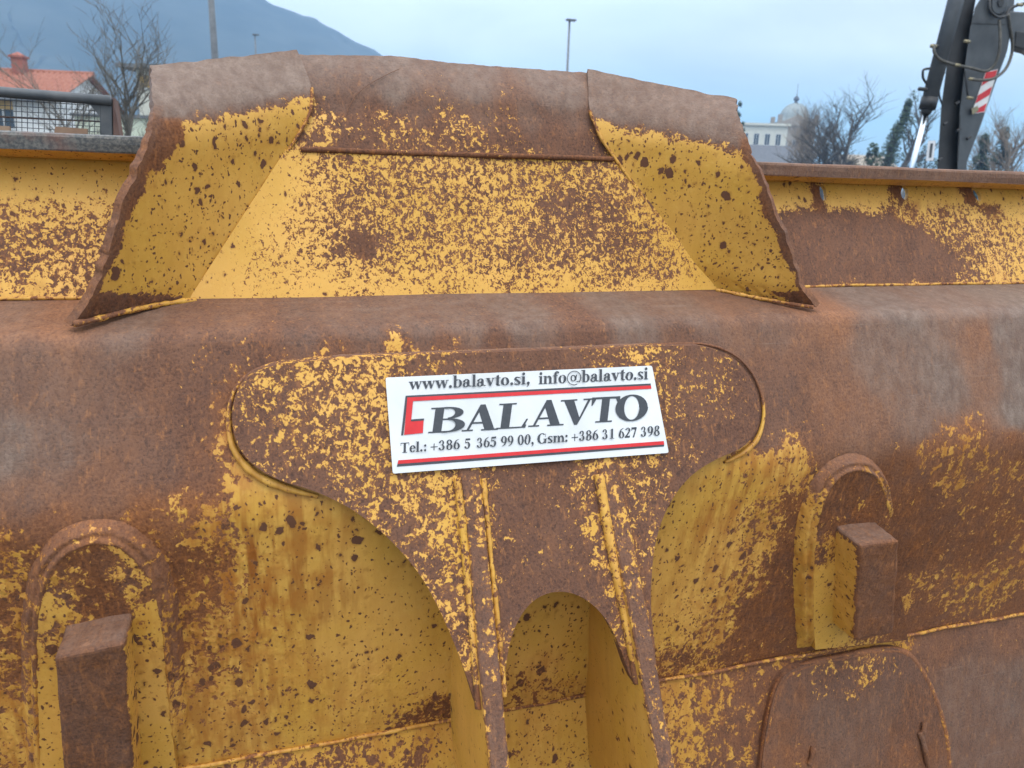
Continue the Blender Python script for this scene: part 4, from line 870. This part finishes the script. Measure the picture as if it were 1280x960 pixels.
# ---- bare trees
def branch_tree(name, label, base, height, spread, r0, seed, limbs, levels, twig_mat, group, lean=(0, 0), first=.25, up=.55, dense=1.0):
    rnd = random.Random(seed); root = thing(name, label, 'tree', tuple(base), group)
    tr, cr = MB(), MB()
    def grow(p, d, L, r, lv, mb):
        n = 5 if lv < 2 else 3; pts = [p.copy()]; q = p.copy(); dd = d.copy(); rs = [r]
        for i in range(n):
            dd = (dd+Vector((rnd.uniform(-1, 1), rnd.uniform(-1, 1), rnd.uniform(-.5, .8)*up))*.17).normalized()
            q = q+dd*(L/n); pts.append(q.copy()); rs.append(r*(1-.62*(i+1)/n))
        mb.tube(pts, rs, 7 if lv == 0 else 5 if lv == 1 else 3, cap=False)
        if lv >= levels: return
        k = limbs[min(lv, len(limbs)-1)]
        for i in range(k):
            f = first+(1-first)*(i+rnd.random()*.8)/k if lv == 0 else .15+.85*(i+rnd.random())/k
            idx = min(int(f*n), n-1); bp = pts[idx].lerp(pts[idx+1], f*n-idx); br = rs[idx]*.66
            a = rnd.uniform(0, 6.283); side = Vector((math.cos(a), math.sin(a), 0)); tdir = (pts[idx+1]-pts[idx]).normalized()
            nd = (tdir*rnd.uniform(.5, .9)+side*spread*rnd.uniform(.6, 1.1)+Vector((0, 0, up*.35))).normalized()
            grow(bp, nd, L*rnd.uniform(.48, .68)*(1 if lv else .85), max(br, r0*.06), lv+1, cr)
    grow(Vector(base), Vector((lean[0], lean[1], 1)).normalized(), height*.62, r0, 0, tr)
    tr.build('trunk', twig_mat, root, True); cr.build('crown', twig_mat, root, True)
    return root
M['bark_l'] = plain('bark_grey_brown', (.09, .08, .065), (.19, .165, .13), 6, .9)
M['bark_d'] = plain('bark_dark', (.05, .045, .04), (.11, .095, .08), 6, .9)
M['bark_t'] = plain('twigs_tan', (.17, .13, .095), (.27, .215, .16), 6, .9)
def tb(px, Y): p = PW(px, 200, Y); return Vector((p.x, p.y, 0))
TG = 'bare trees behind the blade'
branch_tree('bare_tree', 'bare grey tree standing in front of the white house, left of the tower', tb(154, 19), 4.7, .72, .075, 14, (9, 5, 4, 4, 3), 4, M['bark_l'], TG, (.02, 0), .38)
branch_tree('bare_tree', 'bare tree leaning left behind the mesh guard, its branches over the red roof', tb(112, 22), 4.8, .75, .055, 27, (8, 5, 4, 3, 3), 4, M['bark_l'], TG, (-.12, 0), .35)
branch_tree('bare_tree', 'pale bare tree in front of the domed building', tb(1003, 62), 9.4, .75, .18, 5, (16, 9, 7, 6), 3, M['bark_t'], TG, (0, 0), .2)
branch_tree('bare_tree', 'dark spreading bare tree right of the domed building', tb(1034, 48), 8.0, .95, .2, 31, (11, 7, 6, 5), 3, M['bark_d'], TG, (-.08, 0), .15)
branch_tree('bare_tree', 'dark spreading bare tree beside the ivy tree', tb(1048, 48), 9.0, .85, .2, 38, (11, 7, 6, 5), 3, M['bark_d'], TG, (.2, 0), .2)
branch_tree('bare_tree', 'bare reddish tree at the right edge of the picture behind the boom', tb(1262, 40), 7.5, .6, .13, 44, (13, 7, 6, 5), 3, M['bark_t'], TG, (.05, 0), .2)
branch_tree('bare_tree', 'pale bare tree between the boom and the right edge', tb(1238, 60), 8.4, .6, .15, 47, (13, 7, 6, 5), 3, M['bark_t'], TG, (.0, 0), .2)
M['leaf'] = plain('ivy_leaf', (.018, .035, .014), (.045, .075, .028), 5, .7)
M['conifer'] = plain('conifer', (.02, .034, .02), (.05, .07, .04), 4, .8)
def leaves(mb, c, rad, n, size, rnd):
    for _ in range(n):
        v = Vector((rnd.gauss(0, 1), rnd.gauss(0, 1), rnd.gauss(0, 1))).normalized()*rnd.random()**.4
        p = Vector(c)+Vector((v.x*rad[0], v.y*rad[1], v.z*rad[2])); a = Vector((rnd.gauss(0, 1), rnd.gauss(0, 1), rnd.gauss(0, 1))).normalized(); b = a.orthogonal().normalized(); k = size*rnd.uniform(.6, 1.3)
        mb.add([p-a*k, p+b*k*.6, p+a*k, p-b*k*.6], [(0, 1, 2, 3)])
def ivy_tree():
    Y = 50; rnd = random.Random(3); base = tb(1112, Y)
    root = branch_tree('ivy_tree', 'leaning bare tree wrapped in dark green ivy, left of the hydraulic cylinder', base, 9.6, .55, .34, 15, (7, 5, 4, 3), 3, M['bark_d'], None, (.34, 0), .45)
    mb = MB(); path = spline([tuple(PW(x, y, Y)) for x, y in ((1108,212),(1113,190),(1120,168),(1130,148),(1136,128))], 26)
    tr = MB(); tr.tube(path, list(np.linspace(.3, .12, 26)), 7)
    for i, p in enumerate(path): leaves(mb, p, (.85-.022*i,)*3, 130, .10, rnd)
    for q in ((1132,168),(1138,150),(1143,120),(1126,196),(1100,195)): leaves(mb, PW(*q, Y), (.45, .45, .5), 70, .11, rnd)
    mb.build('ivy', M['leaf'], root); tr.build('stem', M['bark_d'], root, True)
ivy_tree()
def bush(name, label, cat, px, ytop, Y, wd, mat, seed, group, n=1600, cone=False, size=.12):
    rnd = random.Random(seed); t = PW(px, ytop, Y); base = Vector((t.x, t.y, 0)); root = thing(name, label, cat, tuple(base), group); mb = MB()
    for _ in range(60):
        h = rnd.random()**.8; r = wd*((1-h)*.9+.08) if cone else wd*math.sqrt(max(.05, 1-(h*1.9-.9)**2))
        a = rnd.uniform(0, 6.283); q = rnd.random()**.5*r
        leaves(mb, base+Vector((q*math.cos(a), q*math.sin(a), h*t.z*.97)), (wd*.22, wd*.22, wd*.28), n//60, size, rnd)
    mb.build('crown', mat, root); tk = MB(); tk.tube([base, base+Vector((0, 0, t.z*.8))], [wd*.09, wd*.03], 6); tk.build('trunk', M['bark_d'], root)
bush('conifer', 'dark conifer behind the foot of the boom, nearest the right edge', 'tree', 1232, 168, 44, 1.1, M['conifer'], 2, 'evergreens on the right', 2600, True)
bush('conifer', 'dark conifer in front of the reddish bare tree at the right edge', 'tree', 1258, 160, 46, 1.2, M['conifer'], 4, 'evergreens on the right', 2600, True)
bush('evergreen_shrub', 'small dark evergreen shrub left of the ivy tree', 'shrub', 1093, 178, 47, .6, M['leaf'], 6, 'evergreens on the right', 1200)
bush('evergreen_shrub', 'dark shrub between the ivy tree and the hydraulic rod', 'shrub', 1160, 183, 52, 1.6, M['conifer'], 8, 'evergreens on the right', 2000)
bush('evergreen_shrub', 'dark tree top showing just past the right guard wing', 'shrub', 924, 122, 75, .9, M['leaf'], 9, 'evergreens on the right', 1800)
for px, yt, sd, lb in ((1068,198,1,'low olive scrub at the foot of the dark bare trees'), (1092,196,2,'low olive scrub behind the small evergreen shrub'), (1222,196,3,'low scrub at the foot of the boom'), (1146,199,4,'low scrub beside the foot of the hydraulic rod')):
    bush('scrub', lb, 'shrub', px, yt, 56, 1.5, M['scrub'] if 'scrub' in M else M.setdefault('scrub', plain('scrub', (.10, .085, .05), (.18, .15, .10), 3, .9)), 50+sd, 'low scrub on the right', 1300, False, .1)

# ---- buildings
M['wallw'] = plain('white_render', (.66, .66, .64), (.76, .76, .74), 3, .9)
M['cream'] = plain('cream_render', (.55, .54, .46), (.65, .63, .54), 3, .9)
M['tile'] = plain('red_roof_tile', (.24, .075, .042), (.34, .14, .085), 7, .85)
M['glass'] = plain('dark_glass', (.03, .04, .05), (.05, .06, .07), 5, .15)
M['shut'] = plain('ochre_shutter', (.42, .26, .07), (.5, .32, .1), 8, .7)
M['brick'] = plain('chimney_brick', (.28, .09, .06), (.36, .13, .09), 12, .9)
M['slate'] = plain('grey_slate', (.075, .08, .09), (.12, .125, .14), 5, .8)
M['stone'] = plain('pale_stone', (.28, .235, .18), (.37, .31, .24), 3, .9)
M['domem'] = plain('dome_copper', (.24, .27, .26), (.33, .36, .34), 4, .6)
M['fram'] = plain('window_frame', (.6, .6, .58), (.7, .7, .68), 4, .6)
def window(parent, c, wdt, h, ang, blind=None):
    R = Matrix.Rotation(ang, 3, 'Z'); c = Vector(c)
    def bx(mb, dx, dy, dz, sx, sy, sz): mb.box(c+R@Vector((dx, dy, dz)), (sx, sy, sz), ang)
    mb = MB(); f = .06
    bx(mb, -wdt/2, 0, 0, f, .14, h+f); bx(mb, wdt/2, 0, 0, f, .14, h+f); bx(mb, 0, 0, h/2, wdt-f, .138, f); bx(mb, 0, 0, -h/2, wdt-f, .138, f); bx(mb, 0, -.02, 0, f, .09, h-f)
    win = mb.build('window', M['fram'], parent)
    g = MB(); bx(g, 0, 0, 0, wdt-f, .10, h-f); g.build('pane', M['glass'], win)
    if blind: b = MB(); bx(b, 0, -.06, h/2-blind/2, wdt-.02, .06, blind); b.build('blind', M['shut'], win)
def left_house():
    Y = 44; c = PW(70, 124, Y); ang = math.radians(-10); R = Matrix.Rotation(ang, 3, 'Z')
    base = Vector((c.x, c.y, 0)); root = thing('white_house', 'white house with red tiled roof and brick chimney behind the mesh guard', 'house', tuple(base))
    wd, dp, eave = 14., 8., PW(76, 119, Y).z
    ridge = PW(90, 95, Y+4).z
    def lp(x, y, z): return base+R@Vector((x, y, z))
    mb = MB(); mb.prism([lp(0, 0, 0), lp(0, 0, eave), lp(0, dp/2, ridge-.1), lp(0, dp, eave), lp(0, dp, 0)], R@Vector((-wd, 0, 0))); o = mb.build('wall', M['wallw'], root); fix_normals(o)
    # pantile roof, each column of tiles raised
    V = []; fs = []; ncol = 220; nrow = 16
    for sgn in (0, 1):
        b0 = len(V)
        for i in range(nrow):
            t = i/(nrow-1)
            for j in range(ncol):
                x = .35-(wd+.7)*j/(ncol-1); k = (j % 4)/4; hh = .05*math.sin(k*2*math.pi)
                y = -.45+(dp/2+.45)*t; z = eave-.25+(ridge-eave+.32)*t+hh+.02*((i % 2))
                if sgn: y = dp-y
                V.append(lp(x, y, z))
        fs += [(b0+i*ncol+j, b0+i*ncol+j+1, b0+(i+1)*ncol+j+1, b0+(i+1)*ncol+j) for i in range(nrow-1) for j in range(ncol-1)]
    roof = mesh_obj('roof', V, fs, M['tile'], root, False); m = roof.modifiers.new('t', 'SOLIDIFY'); m.thickness = .08
    mb = MB(); mb.tube([lp(.4, dp/2, ridge+.12), lp(-wd-.4, dp/2, ridge+.12)], .14, 8); mb.build('ridge_cap', M['tile'], roof)
    ch = PW(26, 92, Y+4); mb = MB(); mb.box((ch.x, ch.y, ch.z+.1), (.55, .55, 1.3), ang); cm = mb.build('chimney', M['brick'], roof)
    mb = MB(); mb.box((ch.x, ch.y, ch.z+.80), (.72, .72, .10), ang); mb.add([Vector((ch.x+a*.34, ch.y+b*.34, ch.z+.85)) for a, b in ((-1, -1), (1, -1), (1, 1), (-1, 1))]+[Vector((ch.x, ch.y, ch.z+1.05))], [(0, 1, 4), (1, 2, 4), (2, 3, 4), (3, 0, 4)]); mb.build('chimney_cap', M['brick'], roof)
    wz = PW(24, 143, Y).z
    for x in (-2.45, -6.5, -10): window(root, lp(x, 0, wz), 1.0, 1.35, ang, .45); window(root, lp(x, 0, wz-3), 1.0, 1.35, ang)
    # gutter
    mb = MB(); mb.tube([lp(.35, -.5, eave-.3), lp(-wd-.35, -.5, eave-.3)], .07, 8); mb.build('gutter', M['galv'], root, True)
left_house()
def tower():
    Y = 36; a = PW(167, 92, Y); base = Vector((a.x, a.y, 0)); root = thing('cream_tower', 'narrow cream building with flat overhanging roof beside the left guard wing', 'building', tuple(base)); z = PW(172, 86, Y).z; ang = math.radians(-16); R = Matrix.Rotation(ang, 3, 'Z')
    mb = MB(); mb.box(base+R@Vector((1.9, 1.8, z/2)), (3.6, 3.6, z), ang); mb.build('wall', M['cream'], root)
    mb = MB(); mb.box(base+R@Vector((1.9, 1.8, z+.06)), (4.7, 4.7, .14), ang); mb.build('roof', M['galv'], root)
    window(root, base+R@Vector((.62, 0, PW(180, 103, Y).z)), .75, .5, ang, .46); window(root, base+R@Vector((2.6, 0, PW(180, 103, Y).z)), .75, .5, ang, .46)
    for k in (1, 2): window(root, base+R@Vector((2.6, 0, PW(180, 103, Y).z-2.2*k)), .8, 1., ang)
    Y2 = 30; p = PW(172, 148, Y2); r2 = thing('pale_annex', 'low pale green and cream wall at the foot of the cream building', 'building', (p.x, p.y, 0))
    mb = MB(); mb.box((p.x-.3, p.y+1, p.z/2), (3., 2, p.z), ang); mb.build('wall', plain('pale_green_render', (.50, .55, .42), (.58, .62, .5), 3, .9), r2)
    mb = MB(); mb.box((p.x-.3, p.y+1, p.z+.05), (3.2, 2.2, .1), ang); mb.build('roof', M['galv'], r2)
tower()
def domed():
    Y = 150; ang = math.radians(-24); R = Matrix.Rotation(ang, 3, 'Z')
    c = PW(992, 153, Y); base = Vector((c.x, c.y, 0)); root = thing('domed_building', 'stone building with a pale ribbed dome and finial behind bare trees', 'building', tuple(base))
    k = Y/F*1.08; zc = c.z; r = 18*k
    mb = MB(); mb.box((c.x, c.y, (zc-1)/2), (46*k, 46*k, zc-1), ang); mb.build('wall', M['stone'], root)
    mb = MB(); mb.box((c.x, c.y, zc-.6), (50*k, 50*k, .8), ang); mb.build('cornice', M['stone'], root)
    for a in (-1, 1):
        for b in (-1, 1): mb = MB(); mb.box(Vector((c.x, c.y, zc+.5))+R@Vector((a*22*k, b*22*k, 0)), (5*k, 5*k, 1.6), ang); mb.build('corner_pier', M['stone'], root)
    for s_ in (-1, 1):
        mb = MB(); mb.prism([Vector((c.x, c.y, 0))+R@Vector(q) for q in ((-19*k, s_*23.2*k, zc-.25), (19*k, s_*23.2*k, zc-.25), (0, s_*23.2*k, zc+1.4))], R@Vector((0, -s_*2, 0))); o = mb.build('pediment', M['stone'], root); fix_normals(o)
    mb = MB(); mb.lathe((c.x, c.y, zc-.2), [(r, 0), (r, 5*k)]+[(r*math.cos(t), 5*k+r*1.05*math.sin(t)) for t in np.linspace(0, 1.5, 14)], 32); dm = mb.build('dome', M['domem'], root, True)
    for a in range(16):
        t = a*math.pi/8; mb = MB(); mb.tube([Vector((c.x+r*1.01*math.cos(u)*math.cos(t), c.y+r*1.01*math.cos(u)*math.sin(t), zc-.2+5*k+r*1.06*math.sin(u))) for u in np.linspace(0, 1.45, 10)], .12, 5); mb.build('rib', M['domem'], dm)
    zt = zc-.2+5*k+r*1.05
    mb = MB(); mb.lathe((c.x, c.y, zt-.2), [(.5, 0), (.35, .5), (.3, .7), (.55, .9), (.62, 1.15), (.45, 1.5), (.12, 1.8), (.05, 2.2), (.04, 4.2), (0, 4.3)], 12); mb.build('finial', M['slate'], root, True)
    for a in (-14, 0, 14): window(root, Vector((c.x, c.y, zc-5.))+R@Vector((a*k, -23.2*k, 0)), 1.2, 2.2, ang)
    # long white building in front
    Y = 120; k = Y/F; p = PW(985, 158, Y); ang = math.radians(-16); R = Matrix.Rotation(ang, 3, 'Z'); base = Vector((p.x, p.y, 0))
    root = thing('white_building', 'long white building with tall windows below the dome', 'building', tuple(base)); wd = 110*k
    mb = MB(); mb.box(base+R@Vector((-wd/2, 5, p.z/2)), (wd, 10, p.z), ang); mb.build('wall', M['cream'], root)
    mb = MB(); mb.box(base+R@Vector((-wd/2, 5, p.z+.2)), (wd+.8, 10.8, .4), ang); mb.build('cornice', M['cream'], root)
    for i in range(9):
        x = -1.5-i*1.95; window(root, base+R@Vector((x, -.02, PW(960, 174, Y).z)), .9, 1.9, ang)
    Y = 70; k = Y/F; p = PW(1012, 181, Y); ang = math.radians(-14); R = Matrix.Rotation(ang, 3, 'Z'); base = Vector((p.x, p.y, 0))
    root = thing('slate_roof_shed', 'low building with a plain dark grey roof in front of the white building', 'building', tuple(base)); e = PW(1012, 207, Y).z
    mb = MB(); mb.box(base+R@Vector((-6, 4, e/2)), (12, 8, e), ang); mb.build('wall', M['cream'], root)
    mb = MB(); mb.prism([base+R@Vector(q) for q in ((.4, -.4, e-.05), (.4, 4, p.z), (.4, 8.4, e-.05))], R@Vector((-12.8, 0, 0))); o = mb.build('roof', M['slate'], root); fix_normals(o)
    Y = 95; p = PW(1075, 208, Y); root = thing('far_house', 'tiny pale house with a brown roof far behind the dark bare trees', 'house', (p.x, p.y, 0))
    mb = MB(); mb.box((p.x, p.y, p.z/2), (7, 6, p.z), -.3); mb.build('wall', M['cream'], root)
    mb = MB(); mb.prism([Vector((p.x-3.8, p.y-3.4, p.z)), Vector((p.x-3.8, p.y, p.z+1.6)), Vector((p.x-3.8, p.y+3.4, p.z))], (7.6, 0, 0)); o = mb.build('roof', M['stone'], root); fix_normals(o)
domed()

# ---- mesh guard frame on the left
def mesh_guard():
    Y = 2.15; mg = plain('guard_grey_steel', (.045, .055, .065), (.10, .105, .11), 14, .55, .3, dist=.002); mrst = plain('guard_rusty_plate', (.20, .11, .07), (.34, .24, .16), 9, .8, .3, dist=.002)
    mru = plain('guard_rust_edge', (.12, .06, .045), (.2, .11, .08), 12, .8)
    b = PW(60, 180, Y); root = thing('mesh_guard', 'dark grey steel guard frame with square wire mesh behind the left flange', 'guard frame', (b.x, b.y, 0))
    p0, p1 = PW(-150, 103, Y), PW(139, 126, Y); r = .012
    mb = MB(); mb.tube([p0, p0.lerp(p1, .5), p1], r, 12); o = mb.build('top_rail', mg, root, True)
    lo = PW(139, 180, Y).z; z2 = lo-.05
    mb = MB(); mb.prism([PW(124,130,Y), PW(139,122,Y), PW(141,200,Y), PW(127,200,Y)], (0, .03, 0)); o = mb.build('side_post', mg, root); fix_normals(o); bevel(o, .003)
    mb = MB(); mb.prism([PW(112,130,Y), PW(125,130,Y), PW(125,146,Y)], (0, .02, 0)); o = mb.build('gusset', mg, root); fix_normals(o)
    mb = MB(); mb.prism([PW(141,122,Y+.004), PW(145,126,Y+.06), PW(156,200,Y+.06), PW(142,200,Y+.004)], (0.002, .02, 0)); o = mb.build('side_web', mru, root); fix_normals(o)
    q0 = PW(-150, 200, Y); q1 = PW(141, 204, Y)
    mb = MB(); mb.tube([q0, q1], .02, 10); mb.build('bottom_rail', mg, root, True)
    mb = MB(); wr = .0009
    for x in np.arange(-148, 127, 7.0):
        a, c = PW(x, 114+x*.08, Y+.012), PW(x+.8, 205, Y+.012); mb.tube([a, c], wr, 5)
    for y in np.arange(118, 204, 6.6):
        a, c = PW(-150, y-8, Y+.0145), PW(127, y+7.5, Y+.0145); mb.tube([a, c], wr, 5)
    o = mb.build('wire_mesh', mg, root); o['kind'] = 'stuff'
    mb = MB(); mb.tube([PW(-150,139,Y+.02), PW(127,152,Y+.02)], .0022, 6); mb.build('cross_rod', mru, root)
    for x0, x1 in ((66, 109), (-40, 12)):
        mb = MB(); mb.prism([PW(x0+3,158+(x0-66)*.03,Y-.012), PW(x1,161+(x0-66)*.03,Y-.012), PW(x1+1,186,Y-.012), PW(x0-1,184,Y-.012)], (0, .01, 0)); o = mb.build('clip_plate', mrst, root); fix_normals(o)
    for q in (q0+Vector((.05, 0, 0)), q1-Vector((.03, 0, 0))):
        mb = MB(); mb.tube([Vector((q.x, q.y+.02, 0)), Vector((q.x, q.y+.02, q.z))], .03, 10); mb.build('leg', mg, root, True)
mesh_guard()

# ---- excavator boom on the right
def excavator():
    Y = 6.2; Zq = lambda x, y: (1080+x/4.465, y/4.465)
    pz = lambda x, y, dY=0.: PW(*Zq(x, y), Y+dY)
    SW = ray(1215, 200); SW.z = 0; SW.normalize()
    b = pz(500, 1000); base = Vector((b.x+.1, b.y+.3, 0))
    root = thing('excavator', 'dark grey excavator boom with hydraulic cylinder, hoses and red and white warning stripes', 'excavator', tuple(base))
    mg = plain('boom_grey_paint', (.042, .047, .054), (.075, .082, .09), 5, .42, .15, dist=.003); mk = plain('boom_black', (.012, .013, .015), (.03, .03, .032), 6, .55)
    mh = plain('hose_rubber', (.05, .048, .042), (.11, .10, .085), 30, .6); mc = plain('chrome_rod', (.62, .68, .74), (.7, .75, .8), 5, .16, 0, 1.)
    mbr = plain('fitting_brass', (.22, .19, .12), (.34, .30, .2), 30, .5, 0, .6)
    def slab(name, pts, dY, d, mat, par=root, bv=.012):
        mb = MB(); mb.prism([pz(x, y, dY) for x, y in pts], SW*d); o = mb.build(name, mat, par); fix_normals(o)
        if bv: bevel(o, bv)
        return o
    boom = slab('boom', [(520,1250),(520,900),(530,640),(560,380),(590,160),(620,40),(680,-60),(700,-200),(850,-200),(835,100),(800,280),(740,440),(650,700),(575,900),(560,1250)], 0, .42, mg)
    slab('boom_shaded_front', [(395,1250),(410,930),(430,600),(470,300),(520,60),(545,-120),(640,-120),(590,160),(560,380),(530,640),(522,900),(520,1250)], .06, .34, mk)  # front face of the boom box, its shade put in as black colour
    slab('boom_seam', [(600,128),(790,135),(790,139),(600,132)], -.004, .01, mk, boom, 0)
    slab('boom_edge', [(520,900),(535,640),(541,640),(527,900)], -.006, .01, mk, boom, 0)
    # cylinder
    mb = MB(); mb.tube([pz(545,-160,-.05), pz(508,20,-.05), pz(362,570,-.05)], [.071, .071, .068], 20); mb.build('cylinder_barrel', mg, root, True)
    mb = MB(); mb.tube([pz(369,545,-.05), pz(352,610,-.05)], [.076, .074], 20); mb.build('cylinder_collar', mk, root, True)
    mb = MB(); mb.tube([pz(352,608,-.05), pz(345,636,-.05)], [.052, .040], 16); mb.build('rod_gland', mk, root, True)
    mb = MB(); mb.tube([pz(346,634,-.05), pz(266,935,-.05), pz(200,1180,-.05)], .027, 16); mb.build('cylinder_rod', mc, root, True)
    for x, y in ((425,260), (357,500)):
        mb = MB(); mb.tube([pz(x-50,y-4,-.05), pz(x+52,y+4,-.05)], .018, 8); mb.build('clamp', mk, root, True)
    mb = MB(); mb.tube([pz(470,40,.02), pz(545,-20,.02)], .03, 8); mb.build('pin', mbr, root, True)
    # stick and pivot
    slab('stick', [(800,60),(980,70),(1100,100),(1100,330),(900,285),(830,240)], -.02, .3, mg)
    slab('stick_plate', [(850,170),(1100,200),(1100,330),(840,262)], -.03, .32, mk)
    c = pz(760, 15, -.05); mb = MB()
    n = 28; rr = .098; ring = [c+Vector((rr*math.cos(a*2*math.pi/n), 0, rr*math.sin(a*2*math.pi/n))) for a in range(n)]
    mb.prism(ring, SW*.5); o = mb.build('pivot', mg, root); fix_normals(o); bevel(o)
    mb = MB(); mb.prism([c+Vector((0, -.01, 0))+(p-c)*.35 for p in ring], SW*.05); o = mb.build('pivot_cap', mk, root); fix_normals(o)
    # hoses
    def hose(pts, r, dY, mat=mh):
        mb = MB(); p = spline([tuple(pz(x, y, dY-.03*math.sin(i*1.1))) for i, (x, y) in enumerate(pts)], 40); mb.tube(p, r, 8); mb.build('hose', mat, root, True)
    hose([(390,250),(392,290),(420,330),(500,360),(600,380),(680,398),(730,360),(755,290),(760,200),(755,110)], .014, -.12)
    hose([(600,442),(660,448),(730,435),(790,385),(822,310),(828,240),(815,150),(805,80)], .014, -.12)
    hose([(372,382),(335,388),(328,410),(332,440),(352,470)], .011, -.10, mk)
    hose([(562,395),(572,470),(580,530),(598,550)], .009, -.06, mk)
    hose([(700,0),(705,60),(745,95),(790,90),(815,50),(870,25),(900,20)], .013, -.10, mk)
    hose([(450,400),(425,470),(420,530),(440,590)], .009, -.02, mk)
    for x, y in ((520,362),(600,440),(592,545),(388,255),(870,25),(575,230)):
        mb = MB(); mb.tube([pz(x-14,y,-.12), pz(x+14,y+3,-.12)], .015, 8); mb.build('hose_fitting', mbr, root, True)
    slab('grease_block', [(600,605),(635,590),(640,615),(606,640)], -.03, .03, mbr, root, 0)
    for x, y in ((520,575),(528,725),(585,770),(455,690),(425,890)): 
        mb = MB(); mb.tube([pz(x-10,y+6,-.03), pz(x+10,y-6,-.03)], .014, 8); mb.build('bolt', mk, root)
    # warning stripes: red and white bands on their own plate
    q = [(681,405),(745,390),(672,622),(602,632)]
    L = lambda a, b, t: (a[0]+(b[0]-a[0])*t, a[1]+(b[1]-a[1])*t)
    plate = slab('warning_panel', [(678,402),(748,386),(674,626),(599,636)], -.006, .005, plain('warning_white', (.62, .62, .62), (.72, .72, .72), 20, .5), root, 0)
    red = plain('warning_red', (.50, .02, .03), (.60, .03, .04), 20, .5)
    for t0, t1 in ((0, .17), (.40, .60), (.80, 1.0)):
        sk = .16
        a, b2 = L(q[0], q[3], min(1, t0+sk*(t0 > 0))), L(q[1], q[2], t0); c2, d = L(q[1], q[2], min(1, t1)), L(q[0], q[3], min(1, t1+sk))
        slab('red_band', [a, b2, c2, d], -.009, .003, red, plate, 0)
    slab('white_label', [(358,785),(401,785),(387,897),(345,897)], .02, .004, plain('label_white', (.6, .62, .66), (.7, .72, .75), 20, .5), root, 0)
    slab('label_print', [(372,800),(386,800),(376,880),(363,880)], .016, .002, mg, root, 0)
    # body and tracks below, hidden behind the blade
    mb = MB(); mb.box(base+Vector((.3, .4, .95)), (2.6, 2.0, .9)); o = mb.build('upper_body', mg, root); bevel(o, .08, 3)
    for s_ in (-1, 1):
        tr = []
        for k in range(24):
            a = 2*math.pi*k/24; tr.append(base+Vector((.3+math.cos(a)*.32+(1.1 if math.cos(a) > 0 else -1.1), .4+s_*.9-.2, .34+math.sin(a)*.33)))
        mb = MB(); mb.prism(tr, (0, .4, 0)); o = mb.build('track', mk, root); fix_normals(o)
excavator()

# ---- mountain, far off in the haze
def mountain():
    rnd = random.Random(5); Y = 560.; nx, ny = 150, 40
    m = plain('mountain_forest', (.030, .045, .042), (.06, .075, .068), .03, 1., 0)
    sky = [(-560,-320),(-400,-290),(-300,-240),(-100,-160),(100,-95),(220,-50),(300,-18),(345,8),(385,20),(420,38),(455,55),(478,68),(500,82),(540,104),(600,130),(700,165),(800,195)]
    V = []; 
    for j in range(ny):
        t = j/(ny-1); dY = -250*(1-t)
        for px in np.linspace(-560, 800, nx):
            y = np.interp(px, [q[0] for q in sky], [q[1] for q in sky])
            p = PW(px, y, Y); h = max(p.z, 0); q = Vector((p.x, Y+dY, 0)); 
            g = fbm((px*.012, t*3, 0), 1., 5); 
            V.append((q.x*(1+dY/Y*.25)+11*g, q.y+13*g, max(-1, h*(t**1.25)+(10*g*t*(1-t)*3+ (1.5*fbm((px*.05, 9, 0), 1., 4) if j == ny-1 else 0)))))
    b0 = len(V)
    V += [(v[0], v[1]+80, -1) for v in V[-nx:]]
    fs = [(j*nx+i, j*nx+i+1, (j+1)*nx+i+1, (j+1)*nx+i) for j in range(ny) for i in range(nx-1)]
    o = mesh_obj('mountain', V, fs, m, None, True); o['kind'] = 'structure'
    return max(v[2] for v in V)
mz = mountain()
def haze():
    m = bpy.data.materials.new('haze_air'); m.use_nodes = True; t = m.node_tree; t.nodes.clear()
    o = t.nodes.new('ShaderNodeOutputMaterial'); v = t.nodes.new('ShaderNodeVolumePrincipled'); v.inputs['Density'].default_value = HAZE; v.inputs['Color'].default_value = (.38, .64, 1, 1); v.inputs['Anisotropy'].default_value = 0
    t.links.new(v.outputs[0], o.inputs['Volume'])
    mb = MB(); z1 = mz+20; mb.box((-260, 330, (z1-1)/2), (1240, 780, z1+1)); b = mb.build('haze', m); b['kind'] = 'stuff'; fix_normals(b)
HAZE = .0009
haze()
